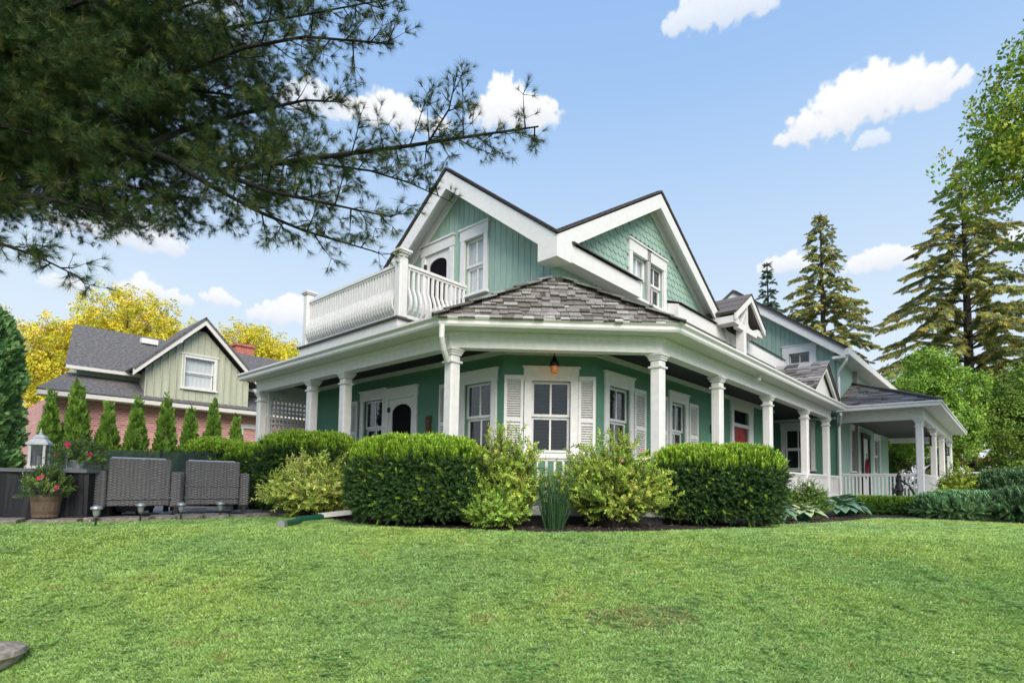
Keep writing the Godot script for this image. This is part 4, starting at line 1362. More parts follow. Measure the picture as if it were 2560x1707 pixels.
# a clipped or rounded evergreen: shoots over a lumpy rounded box
func hedge(called: String, label: String, at: Vector3, half: Vector3, n: int, dark: Color, fresh: Color, group := "", size := 0.17, seed_ := 1, square := 0.55, turn := 0.0, fresh_share := 1.0) -> Node3D:
	var o := thing(called, label, "shrub", Vector3(at.x, ground_y(at.x, at.z), at.z), turn, group)
	var r := RandomNumberGenerator.new()
	r.seed = seed_ * 7 + 3
	var nz := FastNoiseLite.new()
	nz.seed = seed_
	nz.frequency = 1.6
	var sc := SC.new()
	for k in int(n * 1.7):
		var d := Vector3(r.randf_range(-1, 1), r.randf_range(-1, 1), r.randf_range(-1, 1))
		var ax := half.y * half.z
		var ay := half.x * half.z
		var az := half.x * half.y
		var pick := r.randf() * (ax + ay + az)
		if pick < ax:
			d.x = signf(d.x)
		elif pick < ax + ay:
			d.y = 1.0
		else:
			d.z = signf(d.z)
		var pw := lerpf(8.0, 2.4, clampf((square - 0.4) / 0.5, 0.0, 1.0))
		var e := d / pow(pow(absf(d.x), pw) + pow(absf(d.y), pw) + pow(absf(d.z), pw), 1.0 / pw)
		var p := Vector3(e.x * half.x, e.y * half.y, e.z * half.z)
		var lump := 1.0 + 0.10 * nz.get_noise_3d(p.x * 1.5, p.y * 1.5, p.z * 1.5)
		var depth := pow(r.randf(), 1.6) * 0.42
		p *= lump * (1.0 - depth)
		p.y += half.y + 0.03
		if p.y < 0.03:
			continue
		var nrm := Vector3(pow(absf(e.x), pw - 1.0) * signf(e.x) / half.x, pow(absf(e.y), pw - 1.0) * signf(e.y) / half.y, pow(absf(e.z), pw - 1.0) * signf(e.z) / half.z).normalized()
		var c := dark
		var dirv := nrm * 1.0 + Vector3.UP * 0.55 + rdir(r) * 0.8
		var s := size * r.randf_range(0.7, 1.25)
		if depth < 0.10 and nrm.y > 0.22 and r.randf() < clampf(nrm.y * 1.6, 0.0, 0.9) * fresh_share:       # this year's soft shoots stand up along the clipped top
			c = fresh
			dirv = Vector3.UP * 1.5 + nrm * 0.5 + rdir(r) * 0.45
			s *= 1.25
		elif depth < 0.12 and r.randf() < 0.09 * fresh_share:
			c = fresh.lerp(dark, 0.4)
		sc.add(aim(dirv, r, s), p, vary(c, r, 0.28))
	strew(o, "foliage", sc, PM.yew, M.needle)
	var b := MB.new()
	for k in 9:
		var a := TAU * k / 9.0
		var q := Vector3(cos(a) * half.x * 0.55, half.y * 1.5, sin(a) * half.z * 0.55)
		b.tube([Vector3(cos(a) * 0.06, -0.05, sin(a) * 0.06), q * 0.5 + Vector3(0, -0.1, 0), q], [0.03, 0.022, 0.008], 5, false)
	part(o, "stems", b.mesh(), M.bark_dark, Transform3D(), "stuff")
	return o
# a loose shrub of arching leafy stems
func shrub(called: String, label: String, at: Vector3, spread: float, height: float, stems: int, cols: Array, group := "", tw := 0.2, seed_ := 1, depth_squash := 0.7) -> Node3D:
	var o := thing(called, label, "shrub", Vector3(at.x, ground_y(at.x, at.z), at.z), 0.0, group)
	var r := RandomNumberGenerator.new()
	r.seed = seed_ * 13 + 5
	var sc := SC.new()
	var b := MB.new()
	for k in stems:
		var a := r.randf() * TAU
		var out := sqrt(r.randf()) * spread
		var tip := Vector3(cos(a) * out, height * (1.0 - 0.55 * pow(out / spread, 2.0)) * r.randf_range(0.55, 1.08), sin(a) * out * depth_squash)
		var base := Vector3(cos(a), 0, sin(a)) * 0.12 * r.randf()
		var mid := base.lerp(tip, 0.5) + Vector3(0, tip.y * 0.16, 0)
		b.tube([base + Vector3(0, -0.05, 0), mid, tip], [0.008, 0.006, 0.002], 4, false)
		var c: Color = cols[r.randi() % cols.size()]
		for j in 9:
			var f := 0.18 + 0.82 * (j + r.randf()) / 9.0
			var p := base.lerp(mid, f * 2.0) if f < 0.5 else mid.lerp(tip, f * 2.0 - 1.0)
			var dirv := (tip - base).normalized() * 0.7 + rdir(r) * 0.9 + Vector3.UP * 0.25
			sc.add(aim(dirv, r, tw * r.randf_range(0.6, 1.15)), p, vary(c, r, 0.25))
	strew(o, "foliage", sc, PM.twig, M.leaf)
	part(o, "stems", b.mesh(), M.bark, Transform3D(), "stuff")
	return o
func arborvitae(label: String, at: Vector3, h: float, rad: float, seed_: int) -> void:
	var o := thing("arborvitae", label, "tree", Vector3(at.x, ground_y(at.x, at.z), at.z), 0.0, "young arborvitae in front of the brick house")
	var r := RandomNumberGenerator.new()
	r.seed = seed_ * 31
	var sc := SC.new()
	var nz := FastNoiseLite.new()
	nz.seed = seed_
	nz.frequency = 1.3
	for k in int(620 * h):
		var f := 1.0 - sqrt(r.randf())
		var a := r.randf() * TAU
		var rr := rad * (1.0 - pow(f, 0.95)) * (1.0 - 0.35 * pow(r.randf(), 2.0)) * (1.0 + 0.35 * nz.get_noise_3d(cos(a) * 1.3, f * h * 1.4, sin(a) * 1.3))
		var p := Vector3(cos(a) * rr, 0.05 + f * h * 0.97, sin(a) * rr)
		var d := Vector3(cos(a) * 0.55, 1.2, sin(a) * 0.55) + rdir(r) * 0.4
		sc.add(aim(d, r, r.randf_range(0.12, 0.20)), p, vary(Color(0.17, 0.30, 0.045) if r.randf() < 0.7 else Color(0.10, 0.20, 0.035), r, 0.25))
	strew(o, "crown", sc, PM.spray, M.needle)
	var b := MB.new()
	b.tube([Vector3(0, -0.1, 0), Vector3(0.02, h * 0.5, 0), Vector3(0, h * 0.93, 0)], [0.05, 0.03, 0.008], 6)
	part(o, "trunk", b.mesh(), M.bark)
# broad-leaved tree: trunk, limbs to each lobe, leaf clumps through the lobes
func tree(called: String, label: String, at: Vector3, h: float, trunk_r: float, lobes: Array, n: int, size: float, cols: Array, seed_: int, group := "", fill := 0.5, hole_cut := -0.28) -> Node3D:
	var o := thing(called, label, "tree", at, 0.0, group)
	var r := RandomNumberGenerator.new()
	r.seed = seed_ * 17 + 1
	var b := MB.new()
	b.tube([Vector3(0, -0.2, 0), Vector3(0.05 * h * 0.1, h * 0.3, 0), Vector3(0, h * 0.62, 0.1)], [trunk_r, trunk_r * 0.75, trunk_r * 0.4], 9)
	part(o, "trunk", b.mesh(), M.bark)
	b = MB.new()
	var nz := FastNoiseLite.new()
	nz.seed = seed_
	nz.frequency = 0.55
	var vol := 0.0
	for l in lobes:
		vol += l[3] * l[3]
	var sc := SC.new()
	for l in lobes:
		var c := Vector3(l[0], l[1], l[2])
		var fork := Vector3(0, minf(h * 0.55, maxf(h * 0.22, l[1] - l[3])), 0)
		b.tube([fork, fork.lerp(c, 0.55) + Vector3(0, 0.06 * h, 0), c], [trunk_r * 0.42, trunk_r * 0.25, trunk_r * 0.08], 6, false)
		for j in 5:
			var e: Vector3 = c + rdir(r) * l[3] * 0.8
			b.tube([c * 0.7 + fork * 0.3, c.lerp(e, 0.5), e], [trunk_r * 0.14, trunk_r * 0.09, trunk_r * 0.03], 4, false)
		var m := int(n * l[3] * l[3] / vol)
		for k in m:
			var d := rdir(r)
			var lump := 1.0 + 0.55 * nz.get_noise_3d((c.x + d.x * l[3]) * 2.0 / size * 0.3, (c.y + d.y * l[3]) * 2.0 / size * 0.3, (c.z + d.z * l[3]) * 2.0 / size * 0.3)
			var p: Vector3 = c + Vector3(d.x, d.y * 0.85, d.z) * l[3] * lump * pow(r.randf(), fill * 0.5)
			var hole := nz.get_noise_3d(p.x * 1.1 + 40.0, p.y * 1.1, p.z * 1.1)
			if hole < hole_cut:
				continue
			var col: Color = cols[r.randi() % cols.size()]
			sc.add(aim(d + rdir(r) * 0.8, r, size * r.randf_range(0.6, 1.3)), p, vary(col, r, 0.25))
	part(o, "limbs", b.mesh(), M.bark, Transform3D(), "stuff")
	strew(o, "crown", sc, PM.clump, M.leaf)
	return o
func spruce(label: String, at: Vector3, h: float, rad: float, first: float, cols: Array, seed_: int, sparse := 1.0) -> void:
	var o := thing("spruce", label, "tree", at, 0.0, "spruces behind the house")
	var r := RandomNumberGenerator.new()
	r.seed = seed_ * 19
	var b := MB.new()
	b.tube([Vector3(0, -0.3, 0), Vector3(0.1, h * 0.5, 0), Vector3(0, h, 0)], [h * 0.017, h * 0.010, 0.02], 8)
	part(o, "trunk", b.mesh(), M.bark)
	b = MB.new()
	var nz := FastNoiseLite.new()
	nz.seed = seed_
	nz.frequency = 0.28
	var sc := SC.new()
	var y := first
	var a := 0.0
	while y < h - 0.15:
		var f := (y - first) / (h - first)
		var nb := 7 if f < 0.8 else 5
		for k in nb:
			a += TAU / nb + r.randf_range(-0.35, 0.35)
			if r.randf() > sparse:
				continue
			var ln := rad * pow(1.0 - f, 0.85) * r.randf_range(0.62, 1.1) + 0.15
			var dirv := Vector3(cos(a), 0, sin(a))
			var p0 := Vector3(0, y, 0)
			var up := 0.45 - 0.5 * (1.0 - f)
			var p1 := p0 + dirv * ln * 0.5 + Vector3(0, ln * (0.10 + up * 0.35), 0)
			var p2 := p0 + dirv * ln + Vector3(0, ln * (up * 0.5 - 0.10), 0)
			b.tube([p0, p1, p2], [0.012 * ln + 0.01, 0.008 * ln + 0.006, 0.006], 4, false)
			var m := maxi(2, int(ln * 3.0))
			for j in m:
				var q := 0.22 + 0.78 * (j + 0.5) / m
				var p := p0.lerp(p1, q * 2.0) if q < 0.5 else p1.lerp(p2, q * 2.0 - 1.0)
				var tang := (p1 - p0) if q < 0.5 else (p2 - p1)
				var bs := Basis()
				for w in (3 if r.randf() < 0.5 else 2):
					var s := r.randf_range(0.6, 1.15) * (0.48 + 0.07 * ln)
					var hang := tang.normalized()
					if w > 0:
						hang = (hang * 0.7 + Vector3.UP.cross(hang) * (0.8 if w == 1 else -0.8) + Vector3(0, -0.35 - 0.5 * r.randf(), 0) + rdir(r) * 0.3).normalized()
					var col: Color = cols[r.randi() % cols.size()]
					var up2 := Vector3.UP.slide(hang).normalized()
					bs = Basis(hang.cross(up2), hang, up2)
					sc.add(bs.scaled_local(Vector3(s * 0.85, s, s)), p - hang * s * 0.3 + rdir(r) * 0.08, vary(col, r, 0.3))
		y += r.randf_range(0.42, 0.66) * (1.0 + 0.5 * (1.0 - f)) * h / 20.0
	part(o, "limbs", b.mesh(), M.bark, Transform3D(), "stuff")
	strew(o, "crown", sc, PM.bough, M.needle)
func build_pine() -> void:
	var o := thing("white_pine", "dark long-needled pine reaching its limbs over the patio", "tree", Vector3(-7.4, ground_y(-7.4, -4.6), -4.6))
	var base := o.position
	var r := RandomNumberGenerator.new()
	r.seed = 8
	var b := MB.new()
	b.tube([Vector3(0, -0.3, 0), Vector3(0.1, 3, 0), Vector3(0.05, 7, 0.1), Vector3(0, 12, 0)], [0.34, 0.28, 0.2, 0.06], 12)
	part(o, "trunk", b.mesh(), M.bark)
	var limbs := [
		[[Vector3(-7.3, 3.5, -4.7), Vector3(-5.65, 3.96, -5.6), Vector3(-4.52, 4.13, -5.5), Vector3(-3.66, 4.3, -5.4), Vector3(-3.16, 4.57, -5.3), Vector3(-2.45, 4.82, -5.2), Vector3(-1.84, 4.88, -5.1), Vector3(-0.97, 4.77, -5.0)], 0.042, 1.0],
		[[Vector3(-4.1, 4.15, -5.5), Vector3(-3.17, 3.76, -5.4), Vector3(-2.77, 3.48, -5.3), Vector3(-2.21, 3.17, -5.2), Vector3(-1.8, 3.01, -5.2), Vector3(-1.11, 2.79, -5.1)], 0.034, 0.75],
		[[Vector3(-7.2, 3.0, -4.8), Vector3(-5.19, 3.25, -5.3), Vector3(-4.23, 3.25, -5.2), Vector3(-4.12, 3.44, -5.3), Vector3(-4.15, 3.72, -5.4), Vector3(-4.1, 4.15, -5.5)], 0.05, 0.5],
		[[Vector3(-4.52, 4.15, -5.6), Vector3(-3.66, 3.89, -5.5), Vector3(-2.74, 3.67, -5.4), Vector3(-1.89, 3.84, -5.4), Vector3(-1.01, 3.93, -5.3), Vector3(-0.2, 4.03, -5.2), Vector3(0.42, 4.02, -5.0)], 0.042, 0.95],
		[[Vector3(-2.53, 3.78, -5.5), Vector3(-1.96, 3.93, -5.6), Vector3(-1.31, 3.92, -5.7), Vector3(-0.91, 3.86, -5.8), Vector3(-0.44, 3.71, -5.9)], 0.018, 0.4],
		[[Vector3(-4.23, 3.24, -5.2), Vector3(-3.55, 3.06, -5.1), Vector3(-3.13, 2.87, -5.0)], 0.02, 0.55],
		[[Vector3(-7.4, 4.6, -4.6), Vector3(-5.6, 4.89, -5.6), Vector3(-4.59, 5.09, -5.5), Vector3(-3.88, 5.2, -5.4), Vector3(-3.11, 5.29, -5.3), Vector3(-2.32, 5.5, -5.2)], 0.036, 0.9],
		[[Vector3(-7.4, 4.2, -4.6), Vector3(-5.76, 4.61, -5.8), Vector3(-4.8, 4.8, -5.8), Vector3(-3.92, 5.09, -5.8), Vector3(-3.06, 5.39, -5.7), Vector3(-2.3, 5.47, -5.6), Vector3(-1.19, 5.66, -5.5)], 0.036, 0.9],
		[[Vector3(-0.67, 3.98, -5.3), Vector3(-0.45, 4.29, -5.2), Vector3(-0.37, 4.6, -5.1)], 0.012, 0.3],
		[[Vector3(-7.3, 2.6, -4.7), Vector3(-4.87, 2.76, -5.0), Vector3(-4.41, 2.7, -5.0), Vector3(-3.99, 2.55, -4.9), Vector3(-3.53, 2.33, -4.8)], 0.025, 0.5],
		[[Vector3(-3.66, 3.89, -5.5), Vector3(-3.33, 4.34, -5.8), Vector3(-2.79, 4.7, -6.0), Vector3(-2.13, 4.88, -6.0), Vector3(-1.7, 4.88, -6.0)], 0.035, 0.8],
		[[Vector3(-2.74, 3.67, -5.4), Vector3(-2.06, 3.28, -5.0), Vector3(-1.47, 3.13, -4.9), Vector3(-0.92, 3.03, -4.9)], 0.025, 0.75],
		[[Vector3(-4.52, 4.13, -5.5), Vector3(-4.54, 4.02, -6.0), Vector3(-4.1, 3.9, -6.2), Vector3(-3.52, 3.82, -6.2)], 0.03, 0.9],
		[[Vector3(-2.9, 5.6, -5.4), Vector3(-2.41, 5.78, -5.4), Vector3(-1.67, 5.54, -5.3), Vector3(-1.12, 5.29, -5.2)], 0.025, 0.6]]
	for k in 17:      # further limbs, behind and above
		var st := Vector3(r.randf_range(-6.6, -4.6), r.randf_range(3.75, 5.9), r.randf_range(-6.6, -4.9))
		var path := [Vector3(-7.3, st.y - 0.4, -4.7), st]
		var ln := r.randf_range(1.2, 2.6)
		var dv := Vector3(1, r.randf_range(-0.12, 0.22), r.randf_range(-0.25, 0.2))
		for j in 3:
			path.append(path[-1] + dv * ln / 3.0 + Vector3(0, r.randf_range(-0.1, 0.1), r.randf_range(-0.12, 0.12)))
		limbs.append([path, r.randf_range(0.02, 0.04), 0.9])
	var sc := SC.new()
	var bt := MB.new()
	for l in limbs:
		var path: Array = l[0]
		var pts := []
		var rad := []
		for k in path.size():
			pts.append(path[k] - base)
			rad.append(lerpf(l[1], maxf(l[1] * 0.18, 0.004), float(k) / (path.size() - 1)))
		b = MB.new()
		b.tube(pts, rad, 8)
		part(o, "limb", b.mesh(), M.bark_dark)
		# branchlets along the limb
		var total := 0.0
		for k in path.size() - 1:
			total += pts[k].distance_to(pts[k + 1])
		var step := 0.10
		var s := 0.0 if l[1] < 0.03 else 1.4
		while s < total:
			var acc := 0.0
			var p := Vector3.ZERO
			var d := Vector3.RIGHT
			for k in path.size() - 1:
				var seg: float = pts[k].distance_to(pts[k + 1])
				if s <= acc + seg:
					d = (pts[k + 1] - pts[k]) / seg
					p = pts[k] + d * (s - acc)
					break
				acc += seg
			var f := s / total
			var ln: float = lerpf(0.85, 0.28, f) * r.randf_range(0.5, 1.15) * l[2] + 0.05
			var sd := (d * 0.55 + rdir(r) * 0.9).normalized()
			sd.y = sd.y * 0.55 + 0.05
			var nsub := 1 + int(ln / 0.16)
			var tipp: Vector3 = p + sd.normalized() * ln + Vector3(0, 0.05, 0)
			bt.tube([p, p.lerp(tipp, 0.5) + Vector3(0, -0.02, 0), tipp], [0.008, 0.005, 0.002], 4, false)
			for j in nsub:
				var q := p.lerp(tipp, 0.3 + 0.7 * j / maxf(nsub - 1, 1))
				for w in (6 if f < 0.6 else 5):
					var td := (sd.normalized() * 0.8 + rdir(r) * 0.85).normalized()
					var q2 := q + td * r.randf_range(0.02, 0.15)
					if w > 0:
						bt.tube([q, q2], [0.003, 0.002], 3, false)
					var col := Color(0.045, 0.085, 0.026) if r.randf() < 0.7 else Color(0.10, 0.125, 0.03)
					sc.add(aim(td + sd * 0.4, r, r.randf_range(0.075, 0.125)), q2, vary(col, r, 0.3))
			s += step * r.randf_range(0.6, 1.3)
	part(o, "twigs", bt.mesh(), M.bark_dark, Transform3D(), "stuff")
	strew(o, "needles", sc, PM.tuft, M.needle)
	# the crown that closes over the limbs near the trunk
	sc = SC.new()
	var nz := FastNoiseLite.new()
	nz.seed = 21
	nz.frequency = 1.1
	for k in 46000:
		var p := Vector3(r.randf_range(-6.4, -2.0), r.randf_range(3.45, 6.1), r.randf_range(-6.9, -4.7))
		var reach := lerpf(-3.1, -2.3, clampf((p.y - 3.5) / 2.0, 0, 1))
		var edge := clampf((reach - p.x) / 1.3, 0.0, 1.0)
		if nz.get_noise_3dv(p) < 0.34 - 0.50 * edge or p.y < 3.6 + 0.25 * nz.get_noise_2d(p.x * 2.0, p.z * 2.0):
			continue
		sc.add(aim(rdir(r) + Vector3(0.5, 0.1, 0), r, r.randf_range(0.08, 0.13)), p - base, vary(Color(0.045, 0.085, 0.026) if r.randf() < 0.8 else Color(0.10, 0.125, 0.03), r, 0.3))
	strew(o, "crown", sc, PM.tuft, M.needle)
func build_lawn() -> void:
	var r := RandomNumberGenerator.new()
	r.seed = 77
	var nz := FastNoiseLite.new()
	nz.seed = 6
	nz.frequency = 0.35
	nz.fractal_octaves = 3
	var n2 := FastNoiseLite.new()
	n2.seed = 16
	n2.frequency = 1.7
	var sc := SC.new()
	var cl := SC.new()
	var fl := SC.new()
	var t := 2.5
	while t < 15.0:
		var dt := 0.10
		var dens := clampf(3400.0 / pow(t / 3.4, 1.5), 330.0, 3400.0)
		var wl := -0.98 * t - 2.2
		var wr := 1.04 * t + 2.2
		var n := int(dens * dt * (wr - wl))
		for k in n:
			var x := r.randf_range(wl, wr)
			var z := -t - r.randf() * dt
			if not on_lawn(x, z):
				continue
			var y := ground_y(x, z)
			var a := nz.get_noise_2d(x, z)
			var f := n2.get_noise_2d(x, z)
			var c := Color(0.39, 0.575, 0.175)
			if a > 0.0:
				c = c.lerp(Color(0.455, 0.605, 0.165), clampf(a * 1.7, 0, 1))
			else:
				c = c.lerp(Color(0.34, 0.53, 0.185), clampf(-a * 1.7, 0, 1))
			var bare := Vector2((x - 1.25) / 0.42, (z + 4.42) / 0.2).length() + f * 0.6
			if bare < 1.0 and r.randf() < 0.5:      # a worn dry spot
				c = Color(0.44, 0.42, 0.18) if r.randf() < 0.7 else Color(0.26, 0.22, 0.11)
			elif f > 0.44 and r.randf() < 0.3:
				c = Color(0.40, 0.37, 0.14)
			var s := r.randf_range(0.024, 0.043) * (1.0 + 0.06 * t)
			sc.add(Basis(Vector3.UP, r.randf() * TAU).scaled(Vector3(s * 1.25, s * (0.75 + 0.35 * f), s * 1.25)), Vector3(x, y - 0.004, z), vary(c, r, 0.16))
			if f < -0.22 and r.randf() < 0.12:
				cl.add(Basis(Vector3.UP, r.randf() * TAU).scaled(Vector3.ONE * r.randf_range(0.03, 0.05)), Vector3(x, y, z), vary(Color(0.17, 0.33, 0.09), r, 0.3))
			if a > 0.05 and r.randf() < 0.004:
				fl.add(aim(Vector3.UP + rdir(r) * 0.4, r, r.randf_range(0.014, 0.022)), Vector3(x, y + 0.05, z), Color(0.75, 0.74, 0.66))
		t += dt
	for k in 260:      # white clover in bloom at the far edge
		var p := Vector3(5.6 + r.randfn() * 0.9, 0, -8.8 + r.randfn() * 0.55)
		if on_lawn(p.x, p.z):
			fl.add(aim(Vector3.UP + rdir(r) * 0.4, r, r.randf_range(0.016, 0.026)), Vector3(p.x, ground_y(p.x, p.z) + 0.055, p.z), Color(0.7, 0.66, 0.56))
	var g := strew(self, "lawn_grass", sc, PM.grass, M.grass)
	g.set_meta("label", "mown bright green lawn grass across the front of the picture")
	g.set_meta("category", "grass")
	g = strew(self, "clover_leaves", cl, PM.clover, M.grass)
	g.set_meta("label", "small dark clover leaves scattered through the lawn")
	g.set_meta("category", "clover")
	g = strew(self, "clover_blossoms", fl, PM.flower, M.petal)
	g.set_meta("label", "tiny white clover blossoms dotting the lawn")
	g.set_meta("category", "flowers")
var bed_poly := PackedVector2Array([Vector2(-2.75, -9.15), Vector2(-2.1, -8.25), Vector2(-1.3, -7.5), Vector2(-0.2, -7.22), Vector2(0.9, -7.08), Vector2(1.9, -7.2), Vector2(3.1, -7.75), Vector2(4.2, -8.35), Vector2(4.9, -9.0), Vector2(5.6, -9.35), Vector2(6.8, -10.1), Vector2(8.2, -11.2), Vector2(9.2, -11.0), Vector2(10.2, -9.9), Vector2(13.0, -9.0), Vector2(18.0, -10.5), Vector2(16.0, -18.0), Vector2(10.0, -15.5), Vector2(4.0, -11.0), Vector2(1.9, -8.9), Vector2(-0.4, -8.9), Vector2(-2.2, -10.6), Vector2(-4.6, -13.2), Vector2(-5.2, -12.8)])
var patio_poly := PackedVector2Array([Vector2(-8.6, -6.2), Vector2(-6.55, -7.2), Vector2(-5.3, -7.75), Vector2(-4.65, -8.4), Vector2(-3.85, -9.05), Vector2(-3.3, -9.75), Vector2(-4.9, -12.2), Vector2(-8.5, -13.0), Vector2(-12.0, -11.0)])
func on_lawn(x: float, z: float) -> bool:
	var p := Vector2(x, z)
	return not (Geometry2D.is_point_in_polygon(p, bed_poly) or Geometry2D.is_point_in_polygon(p, patio_poly))

# ---------------------------------------------------------------- setting and things round the house
func build_beds() -> void:
	var b := MB.new()
	var idx := Geometry2D.triangulate_polygon(bed_poly)
	for i in range(0, idx.size(), 3):
		var q := []
		for k in 3:
			var p := bed_poly[idx[i + k]]
			q.append(Vector3(p.x, ground_y(p.x, p.y) + 0.015, p.y))
		if (q[1] - q[0]).cross(q[2] - q[0]).y < 0:
			q = [q[0], q[2], q[1]]
		b.tri(q[0], q[1], q[2])
	struct("garden_bed", b.mesh(), M.mulch)
	var r := RandomNumberGenerator.new()
	r.seed = 4
	var sc := SC.new()
	var mb := MB.new()
	mb.box(Vector3(-0.5, 0, -0.12), Vector3(0.5, 0.1, 0.12))
	for k in 5200:
		var p := Vector2(r.randf_range(-3.0, 9.5), r.randf_range(-11.5, -7.0))
		if Geometry2D.is_point_in_polygon(p, bed_poly):
			var s := r.randf_range(0.02, 0.055)
			sc.add(aim(Vector3.UP + rdir(r) * 0.5, r, s), Vector3(p.x, ground_y(p.x, p.y) + 0.02, p.y), vary(Color(0.085, 0.058, 0.045) if r.randf() < 0.8 else Color(0.22, 0.17, 0.13), r, 0.35))
	var g := strew(self, "bark_mulch", sc, mb.mesh(), M.leaf)
	g.set_meta("label", "brown bark chips along the edge of the planted bed")
	g.set_meta("category", "mulch")
	# patio
	b = MB.new()
	b.prism(patio_poly, Transform3D(Basis(Vector3.RIGHT, Vector3.BACK, Vector3.DOWN), Vector3(0, -0.12, 0)), 0.14)
	var patio := struct("patio", b.mesh(), M.stone)
	for e in [[0, 1], [1, 2], [2, 3], [3, 4], [4, 5]]:
		var p := patio_poly[e[0]]
		var q := patio_poly[e[1]]
		var d := (q - p).normalized()
		var n := Vector2(d.y, -d.x)
		if n.y < 0.0:
			n = -n
		var s := 0.0
		var ln := p.distance_to(q)
		while s < ln - 0.12:
			var w := minf(r.randf_range(0.35, 0.75), ln - s)
			var c := p + d * (s + w * 0.5)
			var dep := r.randf_range(0.32, 0.45)
			b = MB.new()
			var poly := PackedVector2Array()
			for k in 9:
				var a := TAU * k / 9.0 + r.randf_range(-0.15, 0.15)
				poly.append(Vector2(signf(cos(a)) * pow(absf(cos(a)), 0.5) * w * 0.5 * r.randf_range(0.9, 0.99), signf(sin(a)) * pow(absf(sin(a)), 0.5) * dep * 0.5 * r.randf_range(0.9, 1.0)))
			b.prism(poly, Transform3D(), 0.10)
			var xb := Vector3(d.x, 0, d.y)
			var t := Transform3D(Basis(xb, Vector3.UP.cross(xb), Vector3.UP) * Basis(Vector3.RIGHT, r.randf_range(-0.04, 0.04)), Vector3(c.x + n.x * 0.02, 0.062 + r.randf_range(-0.01, 0.012), c.y + n.y * 0.02))
			part(patio, "paving_stone", b.mesh(), M.stone_b if r.randf() < 0.5 else M.stone, t)
			s += w + 0.015
	for k in 26:      # flagstones behind the edge
		var c := Vector2(r.randf_range(-8.0, -4.6), r.randf_range(-11.0, -8.0))
		if not Geometry2D.is_point_in_polygon(c, patio_poly):
			continue
		b = MB.new()
		var poly := PackedVector2Array()
		for j in 7:
			var a := TAU * j / 7.0
			poly.append(Vector2(cos(a), sin(a)) * r.randf_range(0.28, 0.4))
		b.prism(poly, Transform3D(), 0.03)
		part(patio, "paving_stone", b.mesh(), M.stone_b if k % 2 else M.stone, Transform3D(Basis(Vector3.RIGHT, Vector3.FORWARD, Vector3.UP), Vector3(c.x, 0.024 + 0.001 * k, c.y)))
func wicker_chair(label: String, at: Vector3, turn: float, bands: bool) -> void:      # its back towards +z
	var o := thing("wicker_armchair", label, "chair", at, turn, "grey wicker armchairs on the patio")
	var w := 0.78
	var b := MB.new()
	part(o, "backrest", cbox(w, 0.70, 0.10), M.wicker, Transform3D(Basis(Vector3.RIGHT, 0.06), Vector3(0, 0.475, 0.0)))
	for k in (3 if bands else 2):
		part(o, "band", cbox(w + 0.012, 0.035, 0.115), M.wicker, Transform3D(Basis(Vector3.RIGHT, 0.06), Vector3(0, 0.24 + k * (0.19 if bands else 0.52), 0.0)))
	for s in [-1, 1]:
		part(o, "arm", cbox(0.15, 0.54, 0.78), M.wicker, Transform3D(Basis(), Vector3(s * (w * 0.5 + 0.085), 0.37, -0.36)))
		b = MB.new()
		b.box(Vector3(-0.005, 0.14, -0.72), Vector3(0.005, 0.60, -0.02))
		part(o, "side_panel", b.mesh(), M.wicker, Transform3D(Basis(), Vector3(s * (w * 0.5 + 0.166), 0, 0)))
		for z in [0.0, -0.68]:
			part(o, "leg", cbox(0.07, 0.12, 0.07), M.charcoal, Transform3D(Basis(), Vector3(s * (w * 0.5 + 0.09), 0.055, z)))
	part(o, "seat", cbox(w, 0.22, 0.68), M.wicker, Transform3D(Basis(), Vector3(0, 0.24, -0.40)))
	part(o, "cushion", cbox(w - 0.03, 0.13, 0.66), M.cushion, Transform3D(Basis(), Vector3(0, 0.41, -0.40)))
	part(o, "back_cushion", cbox(w - 0.08, 0.40, 0.13), M.cushion, Transform3D(Basis(Vector3.RIGHT, 0.12), Vector3(0, 0.64, -0.13)))
func potted_flowers(o: Node3D, rad: float, h: float, n: int, pinks: Array, r: RandomNumberGenerator, y0: float) -> void:
	var sc := SC.new()
	for k in n:
		var d := rdir(r)
		d.y = absf(d.y)
		var p := Vector3(d.x * rad, y0 + d.y * h * 0.85, d.z * rad * 0.8) * Vector3(1, 1, 1)
		p.x *= pow(r.randf(), 0.4)
		sc.add(aim(d + Vector3.UP * 0.4 + rdir(r) * 0.6, r, r.randf_range(0.11, 0.17)), p, vary(Color(0.16, 0.24, 0.055) if r.randf() < 0.6 else Color(0.09, 0.16, 0.05), r, 0.3))
	strew(o, "foliage", sc, PM.twig, M.leaf)
	var m := StandardMaterial3D.new()
	m.albedo_color = Color(0.62, 0.035, 0.14).linear_to_srgb()
	m.roughness = 0.6
	for p in pinks:
		part(o, "blossom", PM.flower, m, Transform3D(aim(Vector3(p.x * 0.5, 0.4, 1.0), r, 0.085), p))
